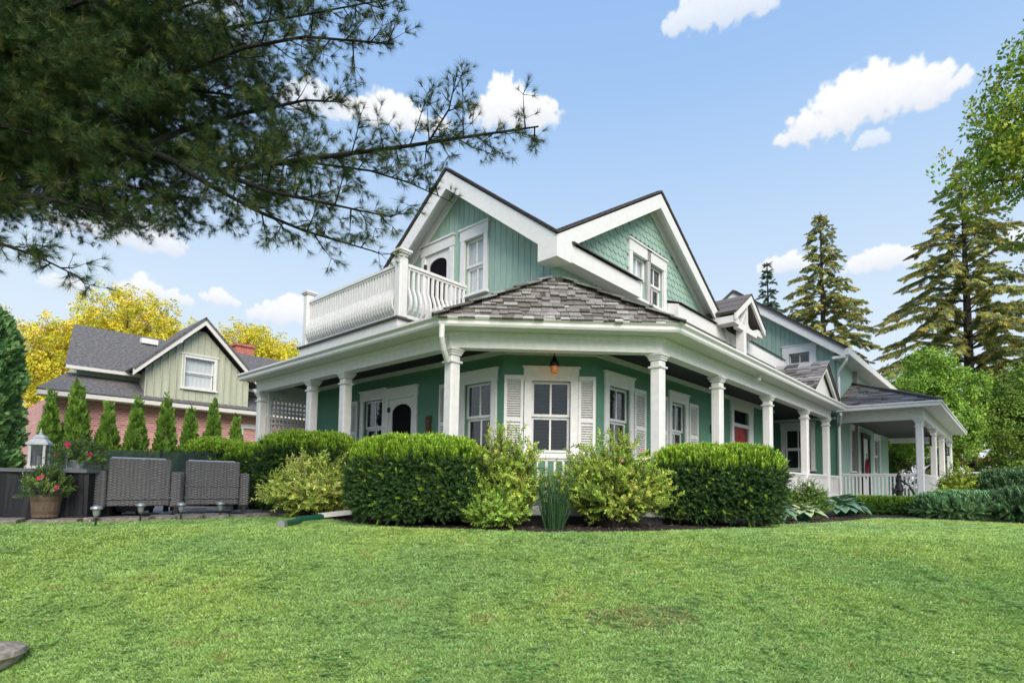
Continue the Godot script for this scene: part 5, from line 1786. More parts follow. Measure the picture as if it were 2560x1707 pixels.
func build_patio_things() -> void:
	var r := RandomNumberGenerator.new()
	r.seed = 61
	wicker_chair("grey wicker armchair seen from behind, nearer the barrel planter", Vector3(-5.20, 0.07, -8.45), 0.70, false)
	wicker_chair("grey wicker armchair seen from behind, nearer the clipped hedges", Vector3(-4.50, 0.07, -9.2), 0.60, true)
	wicker_chair("grey wicker armchair seen from its side, cut by the picture edge", Vector3(-8.05, 0.07, -8.55), 1.75, false)
	var b := MB.new()
	# covered table
	var o := thing("patio_table", "low black-covered patio table carrying a white lantern", "table", Vector3(-6.35, 0.03, -8.2), 0.12)
	b.box(Vector3(-0.66, 0.64, -0.5), Vector3(0.78, 0.69, 0.5))
	part(o, "tabletop", b.mesh(), M.table_top)
	b = MB.new()
	var nf := 26
	for s in 4:
		var q := Basis(Vector3.UP, s * PI / 2)
		var hw := 0.72 if s % 2 == 0 else 0.46
		var dd := 0.46 if s % 2 == 0 else 0.68
		for k in nf:
			var x0 := lerpf(-hw, hw, float(k) / nf)
			var x1 := lerpf(-hw, hw, float(k + 1) / nf)
			var z0 := dd + 0.03 * sin(k * 1.1) * 0.6
			var z1 := dd + 0.03 * sin((k + 1) * 1.1) * 0.6
			b.quad(q * Vector3(x0, 0.0, z0 + 0.03 * sin(k * 0.7)), q * Vector3(x1, 0.0, z1 + 0.03 * sin((k + 1) * 0.7)), q * Vector3(x1, 0.64, z1 - 0.02), q * Vector3(x0, 0.64, z0 - 0.02))
	part(o, "cover", b.mesh(), M.black_cover, Transform3D(Basis(), Vector3(0.06, 0, 0)))
	# ottoman with a pale cushion between table and chair
	o = thing("wicker_ottoman", "small grey wicker seat with a pale cushion, between table and armchair", "seat", Vector3(-5.62, 0.05, -8.95), 0.1)
	part(o, "base", cbox(0.5, 0.34, 0.5), M.wicker, Transform3D(Basis(), Vector3(0, 0.21, 0)))
	part(o, "cushion", cbox(0.48, 0.24, 0.48), M.cushion, Transform3D(Basis(), Vector3(0, 0.50, 0)))
	for s in [[-1, -1], [1, -1], [-1, 1], [1, 1]]:
		part(o, "leg", cbox(0.05, 0.06, 0.05), M.charcoal, Transform3D(Basis(), Vector3(s[0] * 0.2, 0.03, s[1] * 0.2)))
	# lanterns
	for q in [[Vector3(-6.32, 0.722, -8.0), 1.0, "tall white wooden lantern with pagoda roof standing on the table", M.white, "lantern"], [Vector3(-6.06, 0.722, -8.25), 0.5, "small dark lantern beside the tall white one on the table", M.zinc, "lantern"]]:
		o = thing("lantern", q[2], q[4], q[0], 0.35)
		o.scale = Vector3(0.70, 1.0, 0.70) * q[1]
		var wm: Material = q[3]
		b = MB.new()
		b.box(Vector3(-0.145, 0, -0.145), Vector3(0.145, 0.035, 0.145))
		part(o, "base", b.mesh(), wm)
		for s in [[-1, -1], [1, -1], [-1, 1], [1, 1]]:
			b = MB.new()
			b.box(Vector3(s[0] * 0.115 - 0.02, 0.035, s[1] * 0.115 - 0.02), Vector3(s[0] * 0.115 + 0.02, 0.33, s[1] * 0.115 + 0.02))
			part(o, "post", b.mesh(), wm)
		for s in 4:
			b = MB.new()
			b.box(Vector3(-0.095, 0.04, 0.108), Vector3(0.095, 0.33, 0.112))
			part(o, "pane", b.mesh(), M.glass, Transform3D(Basis(Vector3.UP, s * PI / 2), Vector3.ZERO))
		b = MB.new()
		b.box(Vector3(-0.175, 0.33, -0.175), Vector3(0.175, 0.36, 0.175))
		for f in [[0.16, 0.36, 0.085, 0.43], [0.105, 0.43, 0.045, 0.475]]:
			for s in 4:
				var t := Basis(Vector3.UP, s * PI / 2)
				b.quad(t * Vector3(-f[0], f[1], f[0]), t * Vector3(f[0], f[1], f[0]), t * Vector3(f[2], f[3], f[2]), t * Vector3(-f[2], f[3], f[2]))
			b.box(Vector3(-f[2], f[3] - 0.02, -f[2]), Vector3(f[2], f[3] - 0.001, f[2]))
		part(o, "roof", b.mesh(), wm)
		b = MB.new()
		b.lathe([Vector2(0.03, 0.475), Vector2(0.035, 0.49), Vector2(0.015, 0.505), Vector2(0.022, 0.52), Vector2(0.012, 0.54), Vector2(0.0, 0.58)], Transform3D(), 12)
		part(o, "finial", b.mesh(), wm)
		b = MB.new()
		b.lathe([Vector2(0.04, 0.036), Vector2(0.04, 0.17), Vector2(0.0, 0.172)], Transform3D(), 14)
		part(o, "candle", b.mesh(), M.curtain)
	# potted geranium on the table
	o = thing("flower_pot", "pot of pink flowers standing on the black-covered table", "flower pot", Vector3(-5.80, 0.722, -8.05))
	b = MB.new()
	b.lathe([Vector2(0.0, 0.0), Vector2(0.08, 0.0), Vector2(0.10, 0.10), Vector2(0.11, 0.10), Vector2(0.11, 0.125), Vector2(0.0, 0.12)], Transform3D(), 18)
	part(o, "pot", b.mesh(), M.zinc)
	potted_flowers(o, 0.28, 0.3, 150, [Vector3(-0.04, 0.34, 0.2), Vector3(0.0, 0.32, 0.22), Vector3(0.25, 0.2, 0.16), Vector3(-0.2, 0.2, 0.16)], r, 0.07)
	# barrel planter
	o = thing("barrel_planter", "half wooden barrel planted with pink flowers at the patio corner", "planter", Vector3(-5.86, 0.075, -7.58))
	o.scale = Vector3(0.78, 0.98, 0.78)
	for k in 18:
		var a := TAU * k / 18.0
		b = MB.new()
		var wd := 0.072
		b.quad(Vector3(-wd * 0.43, 0.0, 0.175), Vector3(wd * 0.43, 0.0, 0.175), Vector3(wd * 0.5, 0.3, 0.215), Vector3(-wd * 0.5, 0.3, 0.215))
		b.quad(Vector3(wd * 0.43, 0.0, 0.155), Vector3(-wd * 0.43, 0.0, 0.155), Vector3(-wd * 0.5, 0.3, 0.195), Vector3(wd * 0.5, 0.3, 0.195))
		b.quad(Vector3(-wd * 0.5, 0.3, 0.215), Vector3(wd * 0.5, 0.3, 0.215), Vector3(wd * 0.5, 0.3, 0.195), Vector3(-wd * 0.5, 0.3, 0.195))
		part(o, "stave", b.mesh(), M.barrel_wood, Transform3D(Basis(Vector3.UP, a), Vector3.ZERO))
	for f in [0.07, 0.235]:
		b = MB.new()
		var rr: float = 0.177 + f * 0.133
		b.lathe([Vector2(rr, f - 0.016), Vector2(rr + 0.006, f - 0.016), Vector2(rr + 0.010, f + 0.016), Vector2(rr + 0.003, f + 0.016)], Transform3D(), 28)
		part(o, "hoop", b.mesh(), M.hoop)
	b = MB.new()
	b.lathe([Vector2(0.195, 0.262), Vector2(0.0, 0.275)], Transform3D(), 20)
	part(o, "soil", b.mesh(), M.mulch)
	potted_flowers(o, 0.32, 0.36, 190, [Vector3(0.05, 0.52, 0.24), Vector3(0.09, 0.54, 0.22), Vector3(0.27, 0.37, 0.22), Vector3(0.30, 0.40, 0.18)], r, 0.27)
	# solar path lamps
	var lab := ["solar path lamp standing nearest the barrel planter", "solar path lamp in front of the nearer wicker armchair", "solar path lamp between the two wicker armchairs", "solar path lamp in front of the farther wicker armchair"]
	var pos := [Vector3(-4.82, 0, -7.02), Vector3(-4.80, 0, -7.86), Vector3(-4.46, 0, -8.24), Vector3(-4.10, 0, -8.66)]
	var first: Node3D
	for k in 4:
		if k == 0:
			o = thing("path_lamp", lab[0], "lamp", Vector3.ZERO, 0.0, "solar lamps along the patio edge")
			b = MB.new()
			b.tube([Vector3(0, -0.08, 0), Vector3(0, 0.14, 0)], [0.014, 0.014], 8)
			part(o, "stake", b.mesh(), M.black_metal)
			b = MB.new()
			b.lathe([Vector2(0.018, 0.13), Vector2(0.042, 0.16), Vector2(0.055, 0.235), Vector2(0.03, 0.245)], Transform3D(), 16)
			part(o, "lens", b.mesh(), M.zinc)
			b = MB.new()
			b.lathe([Vector2(0.0, 0.24), Vector2(0.082, 0.238), Vector2(0.088, 0.25), Vector2(0.075, 0.272), Vector2(0.03, 0.29), Vector2(0.0, 0.292)], Transform3D(), 20)
			part(o, "cap", b.mesh(), M.zinc)
			first = o
		else:
			o = first.duplicate()
			o.name = numbered("path_lamp")
			add_child(o)
			o.set_meta("label", lab[k])
		o.position = Vector3(pos[k].x, ground_y(pos[k].x, pos[k].z), pos[k].z)
		o.scale = Vector3(0.75, 0.92, 0.75)
	# mesh fence behind the patio
	o = thing("mesh_fence", "low dark see-through mesh fence behind the wicker chairs", "fence", Vector3(-9.0, 0, -11.5), 0.12)
	for k in 3:
		b = MB.new()
		b.box(Vector3(k * 1.1, 0.1, -0.006), Vector3(k * 1.1 + 1.06, 1.16, 0.006))
		part(o, "panel", b.mesh(), M.mesh_fence)
		b = MB.new()
		b.box(Vector3(k * 1.1 - 0.03, 0, -0.02), Vector3(k * 1.1 - 0.002, 1.2, 0.02))
		part(o, "post", b.mesh(), M.black_metal)
	# downspout extension and hose
	o = thing("downspout_extension", "white downspout extension lying on the mulch beside the round hedge", "pipe", Vector3(-2.62, 0.02, -8.72))
	b = MB.new()
	b.bar(Vector3(0, 0.05, 0), Vector3(0.75, 0.14, -0.1), 0.11, 0.075)
	part(o, "spout", b.mesh(), M.white_old)
	b = MB.new()
	b.bar(Vector3(0.73, 0.138, -0.098), Vector3(1.0, 0.17, -0.135), 0.125, 0.088)
	part(o, "sleeve", b.mesh(), M.white)
	o = thing("garden_hose", "dark green flat drain hose ending on the lawn", "hose", Vector3(-2.62, 0, -7.9))
	b = MB.new()
	var hp := [Vector3(0.08, 0.06, -0.85), Vector3(-0.05, 0.04, -0.6), Vector3(-0.1, 0.045, -0.2), Vector3(0.02, 0.045, 0.2), Vector3(-0.02, 0.045, 0.6)]
	for k in hp.size():
		hp[k].y += ground_y(-2.62 + hp[k].x, -7.9 + hp[k].z)
	b.tube(hp, [0.05, 0.05, 0.05, 0.05, 0.045], 8)
	part(o, "tube", b.mesh(), M.hose)
	b = MB.new()
	b.tube([hp[-1], hp[-1] + Vector3(-0.01, 0.0, 0.08)], [0.055, 0.055], 10)
	part(o, "fitting", b.mesh(), M.zinc)
	# pole in a round stone base at the picture edge
	o = thing("garden_pole", "dark garden pole standing in a round speckled stone base", "pole", Vector3(-3.21, ground_y(-3.21, -3.74) - 0.02, -3.74))
	b = MB.new()
	b.lathe([Vector2(0.11, 0.0), Vector2(0.17, 0.04), Vector2(0.20, 0.10)], Transform3D(), 26)
	part(o, "bowl", b.mesh(), M.stone)
	b = MB.new()
	b.lathe([Vector2(0.205, 0.098), Vector2(0.215, 0.11), Vector2(0.205, 0.14), Vector2(0.13, 0.165), Vector2(0.04, 0.19), Vector2(0.0, 0.19)], Transform3D(), 26)
	part(o, "collar", b.mesh(), M.stone_b)
	b = MB.new()
	b.tube([Vector3(0, 0.18, 0), Vector3(0, 1.15, 0)], [0.016, 0.016], 8)
	part(o, "shaft", b.mesh(), M.black_metal)
func build_porch_things() -> void:
	var b := MB.new()
	var o := thing("pendant_lamp", "black pendant lamp with amber glass hanging from the porch ceiling", "lamp", Vector3(1.08, 2.45, -9.0))
	b.tube([Vector3(0, 0.30, 0), Vector3(0, 0.505, 0)], [0.008, 0.008], 6)
	part(o, "rod", b.mesh(), M.black_metal)
	b = MB.new()
	b.lathe([Vector2(0.085, 0.13), Vector2(0.075, 0.19), Vector2(0.03, 0.27), Vector2(0.015, 0.31), Vector2(0.0, 0.31)], Transform3D(), 16)
	part(o, "hood", b.mesh(), M.black_metal)
	b = MB.new()
	b.lathe([Vector2(0.0, 0.0), Vector2(0.05, 0.01), Vector2(0.07, 0.06), Vector2(0.068, 0.128), Vector2(0.0, 0.129)], Transform3D(), 16)
	part(o, "glass", b.mesh(), M.lamp_glow)
	var lt := OmniLight3D.new()
	lt.name = "lamp_light"
	lt.light_energy = 0.006
	lt.light_color = Color(1.0, 0.65, 0.35)
	lt.omni_range = 12.0
	lt.omni_attenuation = 2.0
	lt.light_size = 0.05
	lt.shadow_enabled = true
	lt.position = Vector3(0, 0.06, 0)
	o.add_child(lt)
	# carved ornament on the wall beside the screen door
	o = thing("wall_ornament", "narrow carved wooden ornament on the green wall beside the screen door", "ornament", W(6.82, 8.51, 1.18), PI / 4 - PI / 2)
	b = MB.new()
	b.box(Vector3(-0.07, 0, -0.02), Vector3(0.07, 0.74, 0.01))
	part(o, "board", b.mesh(), M.dark_wood)
	for k in 4:
		b = MB.new()
		b.lathe([Vector2(0.0, -0.075), Vector2(0.045, -0.05), Vector2(0.06, 0.0), Vector2(0.04, 0.05), Vector2(0.0, 0.07)], Transform3D(Basis(Vector3(1, 0, 0), Vector3(0, 1, 0), Vector3(0, 0, 0.5)), Vector3(0.012 * (-1 if k % 2 else 1), 0.1 + k * 0.18, 0.02)), 12)
		part(o, "carving", b.mesh(), M.barrel_wood if k % 2 else M.dark_wood)
	o = thing("wall_lantern", "white globe wall lamp between shutter and red door", "lamp", W(12.95, 5.3, 2.0), PI / 4)
	b = MB.new()
	b.box(Vector3(-0.05, -0.1, -0.06), Vector3(0.05, 0.1, -0.03)); b.bar(Vector3(0, 0.05, -0.04), Vector3(0, 0.09, 0.08), 0.03, 0.03)
	part(o, "bracket", b.mesh(), M.black_metal)
	b = MB.new()
	b.lathe([Vector2(0.0, -0.11), Vector2(0.07, -0.09), Vector2(0.1, 0.0), Vector2(0.07, 0.07), Vector2(0.0, 0.085)], Transform3D(Basis(), Vector3(0, 0, 0.09)), 16)
	part(o, "globe", b.mesh(), M.white)
	o = thing("door_hanging", "red fabric hanging on the white door of the far porch", "door decoration", W(24.9, 4.16, 1.3), PI / 4)
	b = MB.new()
	b.lathe([Vector2(0.0, -0.35), Vector2(0.16, -0.25), Vector2(0.13, 0.0), Vector2(0.19, 0.15), Vector2(0.12, 0.35), Vector2(0.04, 0.5), Vector2(0.0, 0.52)], Transform3D(Basis(Vector3(1, 0, 0), Vector3(0, 1, 0), Vector3(0, 0, 0.3)), Vector3.ZERO), 14)
	part(o, "swag", b.mesh(), M.red_door)
	b = MB.new()
	b.tube([Vector3(0, 0.5, 0), Vector3(0, 0.68, -0.02)], [0.012, 0.012], 6)
	part(o, "cord", b.mesh(), M.black_metal)
	for q in [[22.2, "black lantern hanging between the nearer columns of the far porch"], [28.9, "black lantern hanging between the last two columns of the far porch"]]:
		o = thing("hanging_lantern", q[1], "lantern", W(q[0], 2.05, 2.05), PI / 4, "lanterns hung from the far porch beam")
		b = MB.new()
		b.tube([Vector3(0, 0.4, 0), Vector3(0, 0.69, 0)], [0.01, 0.01], 6)
		part(o, "chain", b.mesh(), M.black_metal)
		b = MB.new()
		for s in 4:
			var t := Basis(Vector3.UP, s * PI / 2)
			b.box(Vector3(0, 0, 0), Vector3(0, 0, 0)) if s < 0 else b.bar(t * Vector3(0.11, 0.0, 0.11), t * Vector3(0.11, 0.3, 0.11), 0.025, 0.025)
			b.tri(t * Vector3(-0.15, 0.3, 0.15), t * Vector3(0.15, 0.3, 0.15), Vector3(0, 0.42, 0))
		b.box(Vector3(-0.13, -0.02, -0.13), Vector3(0.13, 0.015, 0.13))
		part(o, "frame", b.mesh(), M.black_metal)
		b = MB.new()
		b.box(Vector3(-0.1, 0.016, -0.1), Vector3(0.1, 0.28, 0.1))
		part(o, "pane", b.mesh(), M.glass)
	# iron ornament in front of the far railing
	o = thing("garden_pump", "black iron hand pump in front of the far porch railing", "pump", W(19.05, 2.42, 0.0))
	b = MB.new()
	b.lathe([Vector2(0.15, 0.0), Vector2(0.15, 0.05), Vector2(0.09, 0.08), Vector2(0.085, 0.55), Vector2(0.11, 0.58), Vector2(0.10, 0.72), Vector2(0.05, 0.80), Vector2(0.045, 0.95), Vector2(0.06, 1.0), Vector2(0.03, 1.06), Vector2(0.0, 1.08)], Transform3D(), 16)
	part(o, "barrel", b.mesh(), M.black_metal)
	b = MB.new()
	b.tube([Vector3(-0.02, 0.92, 0.02), Vector3(0.22, 0.72, 0.1), Vector3(0.34, 0.5, 0.13), Vector3(0.36, 0.46, 0.13)], [0.03, 0.026, 0.03, 0.035], 8)
	part(o, "handle", b.mesh(), M.black_metal)
	b = MB.new()
	b.tube([Vector3(0, 0.62, 0), Vector3(-0.16, 0.60, 0.06), Vector3(-0.2, 0.5, 0.07)], [0.045, 0.04, 0.038], 8)
	part(o, "spout", b.mesh(), M.black_metal)
func build_neighbour() -> void:
	var o := thing("brick_house", "sage gabled house with pink brick ground floor behind the arborvitae row", "house", W(6, 20, 0), PI / 4)
	var T := Transform3D(Basis(), Vector3(-6, 0, 0))     # own axes: x is u, z is 20 - v
	var r := RandomNumberGenerator.new()
	r.seed = 3
	var b := MB.new()
	b.box(Vector3(2.5, 0, -6.0), Vector3(14.0, 2.86, -0.35))
	part(o, "brick_wall", b.mesh(), M.brick, T)
	b = MB.new()
	b.box(Vector3(2.2, 2.86, -0.35), Vector3(14.2, 2.90, 0.22)); b.box(Vector3(2.2, 2.90, 0.10), Vector3(14.2, 3.02, 0.22))
	part(o, "lower_eave", b.mesh(), M.cream_trim, T)
	b = MB.new()
	slab(b, [Vector3(2.15, 3.02, 0.24), Vector3(14.3, 3.02, 0.24), Vector3(14.3, 3.75, -1.1), Vector3(3.0, 3.75, -1.1)], 0.05)
	part(o, "lower_roof", b.mesh(), M.asphalt_roof, T)
	b = MB.new()
	b.box(Vector3(3.2, 2.9, -5.0), Vector3(13.0, 3.98, -1.0))
	part(o, "upper_wall", b.mesh(), M.sage, T)
	b = MB.new()
	slab(b, [Vector3(2.85, 3.90, -0.62), Vector3(13.5, 3.90, -0.62), Vector3(13.5, 5.66, -3.0), Vector3(3.35, 5.66, -3.0)], 0.06)
	slab(b, [Vector3(13.5, 3.90, -5.4), Vector3(5.2, 3.90, -5.4), Vector3(3.6, 5.66, -3.0), Vector3(13.5, 5.66, -3.0)], 0.06)
	part(o, "upper_roof", b.mesh(), M.asphalt_roof, T)
	b = MB.new()
	b.box(Vector3(2.88, 3.80, -0.72), Vector3(13.4, 3.90, -0.60))
	part(o, "upper_eave", b.mesh(), M.cream_trim, T)
	b = MB.new()
	b.box(Vector3(3.95, 5.32, -2.62), Vector3(4.45, 5.50, -2.35))
	part(o, "roof_vent", b.mesh(), M.white, T * Transform3D(Basis(), Vector3(1.2, -0.02, -0.05)))
	# gable dormer
	var gw := node(o, "gable_wall", T)
	planks(gw, Transform3D(), 4.75, 7.85, func(_s): return 3.08, func(s): return 5.62 - 1.02 * absf(s - 6.3), [[5.84, 3.58, 6.72, 4.56]], 0.207, [M.sage, M.sage_b])
	b = MB.new()
	for k in 16:
		var s := 4.75 + k * 0.207
		var top := 5.60 - 1.02 * absf(s - 6.3)
		if top > 3.2 and not (s > 5.80 and s < 6.76):
			b.box(Vector3(s - 0.018, 3.1, 0.0), Vector3(s + 0.018, top, 0.045))
	part(gw, "batten", b.mesh(), M.sage, Transform3D(), "stuff")
	b = MB.new()
	b.box(Vector3(4.8, 3.05, -1.4), Vector3(5.75, 4.0, -0.06)); b.box(Vector3(6.8, 3.05, -1.4), Vector3(7.8, 4.0, -0.06)); b.box(Vector3(5.75, 3.05, -1.4), Vector3(6.8, 3.5, -0.06))
	part(gw, "side_wall", b.mesh(), M.sage)
	for s in [[4.35, 3.92, 6.3, 5.90], [6.3, 5.90, 8.25, 3.92]]:
		b = MB.new()
		b.prism(PackedVector2Array([Vector2(s[0], s[1]), Vector2(s[2], s[3]), Vector2(s[2], s[3] - 0.22), Vector2(s[0], s[1] - 0.22)]), Transform3D(Basis(), Vector3(0, 0, 0.32)), 0.05)
		part(o, "bargeboard", b.mesh(), M.cream_trim, T)
	b = MB.new()
	slab(b, [Vector3(4.33, 3.93, -2.6), Vector3(4.33, 3.93, 0.34), Vector3(6.3, 5.95, 0.34), Vector3(6.3, 5.95, -2.6)], 0.07)
	slab(b, [Vector3(8.27, 3.93, 0.34), Vector3(8.27, 3.93, -2.6), Vector3(6.3, 5.95, -2.6), Vector3(6.3, 5.95, 0.34)], 0.07)
	part(o, "dormer_roof", b.mesh(), M.asphalt_roof, T)
	window(o, T * Transform3D(Basis(), Vector3(5.84, 3.58, 0.0)), 0.88, 0.98, {"trim": 0.1, "head": 0.1, "cols": 1, "blind": "curtain"})
	window(o, T * Transform3D(Basis(), Vector3(7.9, 1.1, -0.34)), 0.7, 1.3, {"trim": 0.08, "head": 0.1})
	b = MB.new()
	b.box(Vector3(8.9, 5.0, -4.6), Vector3(9.6, 6.2, -4.0)); b.box(Vector3(8.85, 6.2, -4.65), Vector3(9.65, 6.3, -3.95))
	part(o, "chimney", b.mesh(), M.chimney_brick, T)
func build_car() -> void:
	var o := thing("parked_car", "white parked car half hidden behind the shrubs by the far porch", "car", Vector3(22.6, 0.0, -24.0), -0.72)
	var b := MB.new()
	var side := PackedVector2Array([Vector2(-2.1, 0.25), Vector2(2.1, 0.25), Vector2(2.15, 0.7), Vector2(1.2, 0.92), Vector2(-2.0, 0.95), Vector2(-2.15, 0.6)])
	b.prism(side, Transform3D(Basis(Vector3(0, 0, 1), Vector3.UP, Vector3(-1, 0, 0)), Vector3(-0.88, 0, 0)), 1.76)
	part(o, "body", b.mesh(), M.car_white)
	b = MB.new()
	for s in [[0.92, 1.1, -1.7, 1.25, 0.55, -1.2]]:
		var lo := [Vector3(-0.82, 0.93, 1.1), Vector3(0.82, 0.93, 1.1), Vector3(0.82, 0.95, -1.8), Vector3(-0.82, 0.95, -1.8)]
		var hi := [Vector3(-0.64, 1.38, 0.45), Vector3(0.64, 1.38, 0.45), Vector3(0.64, 1.38, -1.25), Vector3(-0.64, 1.38, -1.25)]
		for k in 4:
			b.quad(lo[k], lo[(k + 1) % 4], hi[(k + 1) % 4], hi[k])
	part(o, "window", b.mesh(), M.car_glass)
	part(o, "roof", cbox(1.34, 0.07, 1.78), M.car_white, Transform3D(Basis(), Vector3(0, 1.41, -0.4)))
	for s in [[-0.8, 1.3], [0.8, 1.3], [-0.8, -1.3], [0.8, -1.3]]:
		var w := node(o, "wheel", Transform3D(Basis(Vector3.FORWARD, PI / 2), Vector3(s[0], 0.31, s[1])))
		b = MB.new()
		b.lathe([Vector2(0.18, -0.1), Vector2(0.31, -0.1), Vector2(0.31, 0.1), Vector2(0.18, 0.1)], Transform3D(), 18)
		part(w, "tyre", b.mesh(), M.black_metal)
		b = MB.new()
		b.lathe([Vector2(0.0, -0.08), Vector2(0.19, -0.08), Vector2(0.19, 0.08), Vector2(0.0, 0.08)], Transform3D(), 14)
		part(w, "rim", b.mesh(), M.zinc)
	for s in [-0.62, 0.62]:
		part(o, "headlight", cbox(0.3, 0.14, 0.08), M.zinc, Transform3D(Basis(), Vector3(s, 0.66, 2.13)))
func hosta(label: String, at: Vector3, n: int, size: float, c: Color, seed_: int) -> void:
	var o := thing("hosta", label, "plant", Vector3(at.x, ground_y(at.x, at.z), at.z), 0.0, "hostas along the bed")
	var r := RandomNumberGenerator.new()
	r.seed = seed_
	var ms := []
	for k in 3:
		var m := StandardMaterial3D.new()
		m.albedo_color = vary(c, r, 0.15).linear_to_srgb()
		m.roughness = 0.45
		m.backlight_enabled = true
		m.backlight = Color(0.2, 0.25, 0.1)
		ms.append(m)
	for k in n:
		var a := k * 2.4 + r.randf() * 0.4
		var f := sqrt((k + 0.5) / n)
		var s := size * r.randf_range(0.8, 1.15)
		part(o, "leaf", PM.hosta, ms[k % 3], Transform3D(Basis(Vector3.UP, a) * Basis(Vector3.RIGHT, lerpf(-0.9, 0.25, f)) * Basis().scaled(Vector3(s * 1.15, s, s)), Vector3(sin(a) * 0.22 * f, 0.10 + size * 0.95 * (1.0 - f * 0.6), cos(a) * 0.22 * f)))
	var b := MB.new()
	for k in n:
		var a := k * 2.4
		var f := sqrt((k + 0.5) / n)
		b.tube([Vector3(0, -0.03, 0), Vector3(sin(a) * 0.22 * f, 0.10 + size * 0.95 * (1.0 - f * 0.6), cos(a) * 0.22 * f)], [0.008, 0.005], 4, false)
	part(o, "stems", b.mesh(), M.hose, Transform3D(), "stuff")
func build_plants() -> void:
	var yew := Color(0.05, 0.105, 0.032)
	var tip := Color(0.33, 0.50, 0.055)
	hedge("yew_hedge", "large clipped yew mound in front of the left porch column, beside the hose", Vector3(-0.98, 0, -8.02), Vector3(0.95, 0.555, 0.6), 11000, yew, tip, "clipped yews before the porch", 0.125, 1, 0.80)
	hedge("yew_hedge", "large clipped yew mound in front of the right-hand porch, left of the hostas", Vector3(3.58, 0, -8.75), Vector3(1.08, 0.555, 0.62), 11000, yew, tip, "clipped yews before the porch", 0.125, 2, 0.80, -0.25)
	hedge("yew_hedge", "clipped yew mound behind the yellow-green shrub near the patio", Vector3(-3.2, 0, -10.1), Vector3(0.90, 0.655, 0.5), 9000, yew, tip, "clipped yews before the porch", 0.125, 3, 0.80)
	hedge("yew_hedge", "low clipped hedge behind the farther wicker armchair", Vector3(-4.72, 0, -11.4), Vector3(0.52, 0.58, 0.5), 6000, yew, tip, "clipped yews before the porch", 0.125, 4, 0.80)
	hedge("yew_hedge", "clipped hedge standing between mesh fence and the low hedge", Vector3(-6.0, 0, -12.4), Vector3(0.62, 0.66, 0.5), 6000, yew, tip, "clipped yews before the porch", 0.125, 5, 0.80)
	var gold := [Color(0.52, 0.60, 0.13), Color(0.42, 0.52, 0.10), Color(0.58, 0.62, 0.18), Color(0.27, 0.38, 0.07)]
	shrub("golden_shrub", "loose yellow-green shrub beside the downspout extension", Vector3(-2.8, 0, -9.05), 0.88, 0.98, 260, gold, "loose yellow-green shrubs", 0.20, 1)
	var mix := [Color(0.40, 0.50, 0.08), Color(0.26, 0.38, 0.06), Color(0.17, 0.27, 0.05), Color(0.48, 0.55, 0.11), Color(0.30, 0.42, 0.07), Color(0.36, 0.47, 0.08)]
	shrub("rose_shrub", "loose yellow-green shrub left of the grass tuft, below the bay window", Vector3(0.26, 0, -7.75), 0.66, 1.38, 210, mix, "loose yellow-green shrubs", 0.17, 2)
	shrub("rose_shrub", "low leafy shrub at the foot of the shrub below the bay window", Vector3(0.15, 0, -7.45), 0.5, 0.55, 90, [Color(0.22, 0.36, 0.06), Color(0.32, 0.46, 0.08)], "loose yellow-green shrubs", 0.15, 12)
	var rs := shrub("rose_shrub", "wide yellow-green rose shrub with a pink bloom, right of the grass tuft", Vector3(1.80, 0, -7.90), 0.95, 1.34, 330, mix, "loose yellow-green shrubs", 0.17, 3)
	var pm := StandardMaterial3D.new()
	pm.albedo_color = Color(0.6, 0.16, 0.24).linear_to_srgb()
	var rr := RandomNumberGenerator.new()
	rr.seed = 2
	for p in [Vector3(0.02, 0.95, 0.55), Vector3(0.35, 1.12, 0.3)]:
		part(rs, "blossom", PM.flower, pm, Transform3D(aim(Vector3(0, 0.5, 1), rr, 0.045), p))
	# ornamental grass
	var o := thing("ornamental_grass", "upright dark green grass tuft between the two loose shrubs", "grass", Vector3(0.92, ground_y(0.92, -7.5), -7.5))
	var b := MB.new()
	b.colored = true
	for k in 190:
		var a := rr.randf() * TAU
		var q := Vector3(cos(a), 0, sin(a)) * 0.13 * sqrt(rr.randf())
		var ln := rr.randf_range(0.4, 1.0)
		var lean := Vector3(q.x, 0, q.z) * rr.randf_range(0.4, 2.2) + rdir(rr) * 0.10
		var sd := rdir(rr).cross(Vector3.UP).normalized() * 0.005
		b.col = vary(Color(0.045, 0.105, 0.045), rr, 0.3)
		var m1 := q + lean * 0.5 + Vector3(0, ln * 0.6, 0)
		var t1 := q + lean * 1.6 + Vector3(0, ln, 0)
		b.tri(q - sd, q + sd, m1 + sd); b.tri(q - sd, m1 + sd, m1 - sd); b.tri(m1 - sd, m1 + sd, t1)
	part(o, "blades", b.mesh(), M.grass, Transform3D(), "stuff")
	# bed along the right-hand front
	hosta("blue-green hosta at the corner of the bed by the right-hand yew", Vector3(4.95, 0, -9.35), 30, 0.26, Color(0.14, 0.24, 0.15), 4)
	hosta("pale variegated hosta in front of the small round shrub", Vector3(5.75, 0, -9.75), 34, 0.20, Color(0.38, 0.46, 0.25), 5)
	hosta("large blue-green hosta left of the far porch railing", Vector3(7.55, 0, -11.45), 34, 0.29, Color(0.12, 0.23, 0.15), 6)
	hosta("bright green hosta between the right-hand yew and the variegated hosta", Vector3(5.15, 0, -9.95), 30, 0.26, Color(0.17, 0.32, 0.06), 7)
	hosta("dark hosta below the downspout of the far porch", Vector3(8.15, 0, -12.1), 30, 0.28, Color(0.09, 0.19, 0.11), 8)
	shrub("round_shrub", "small round green shrub between hostas and porch steps", Vector3(6.2, 0, -10.5), 0.58, 0.78, 120, [Color(0.11, 0.20, 0.04), Color(0.16, 0.27, 0.045)], "", 0.13, 22)
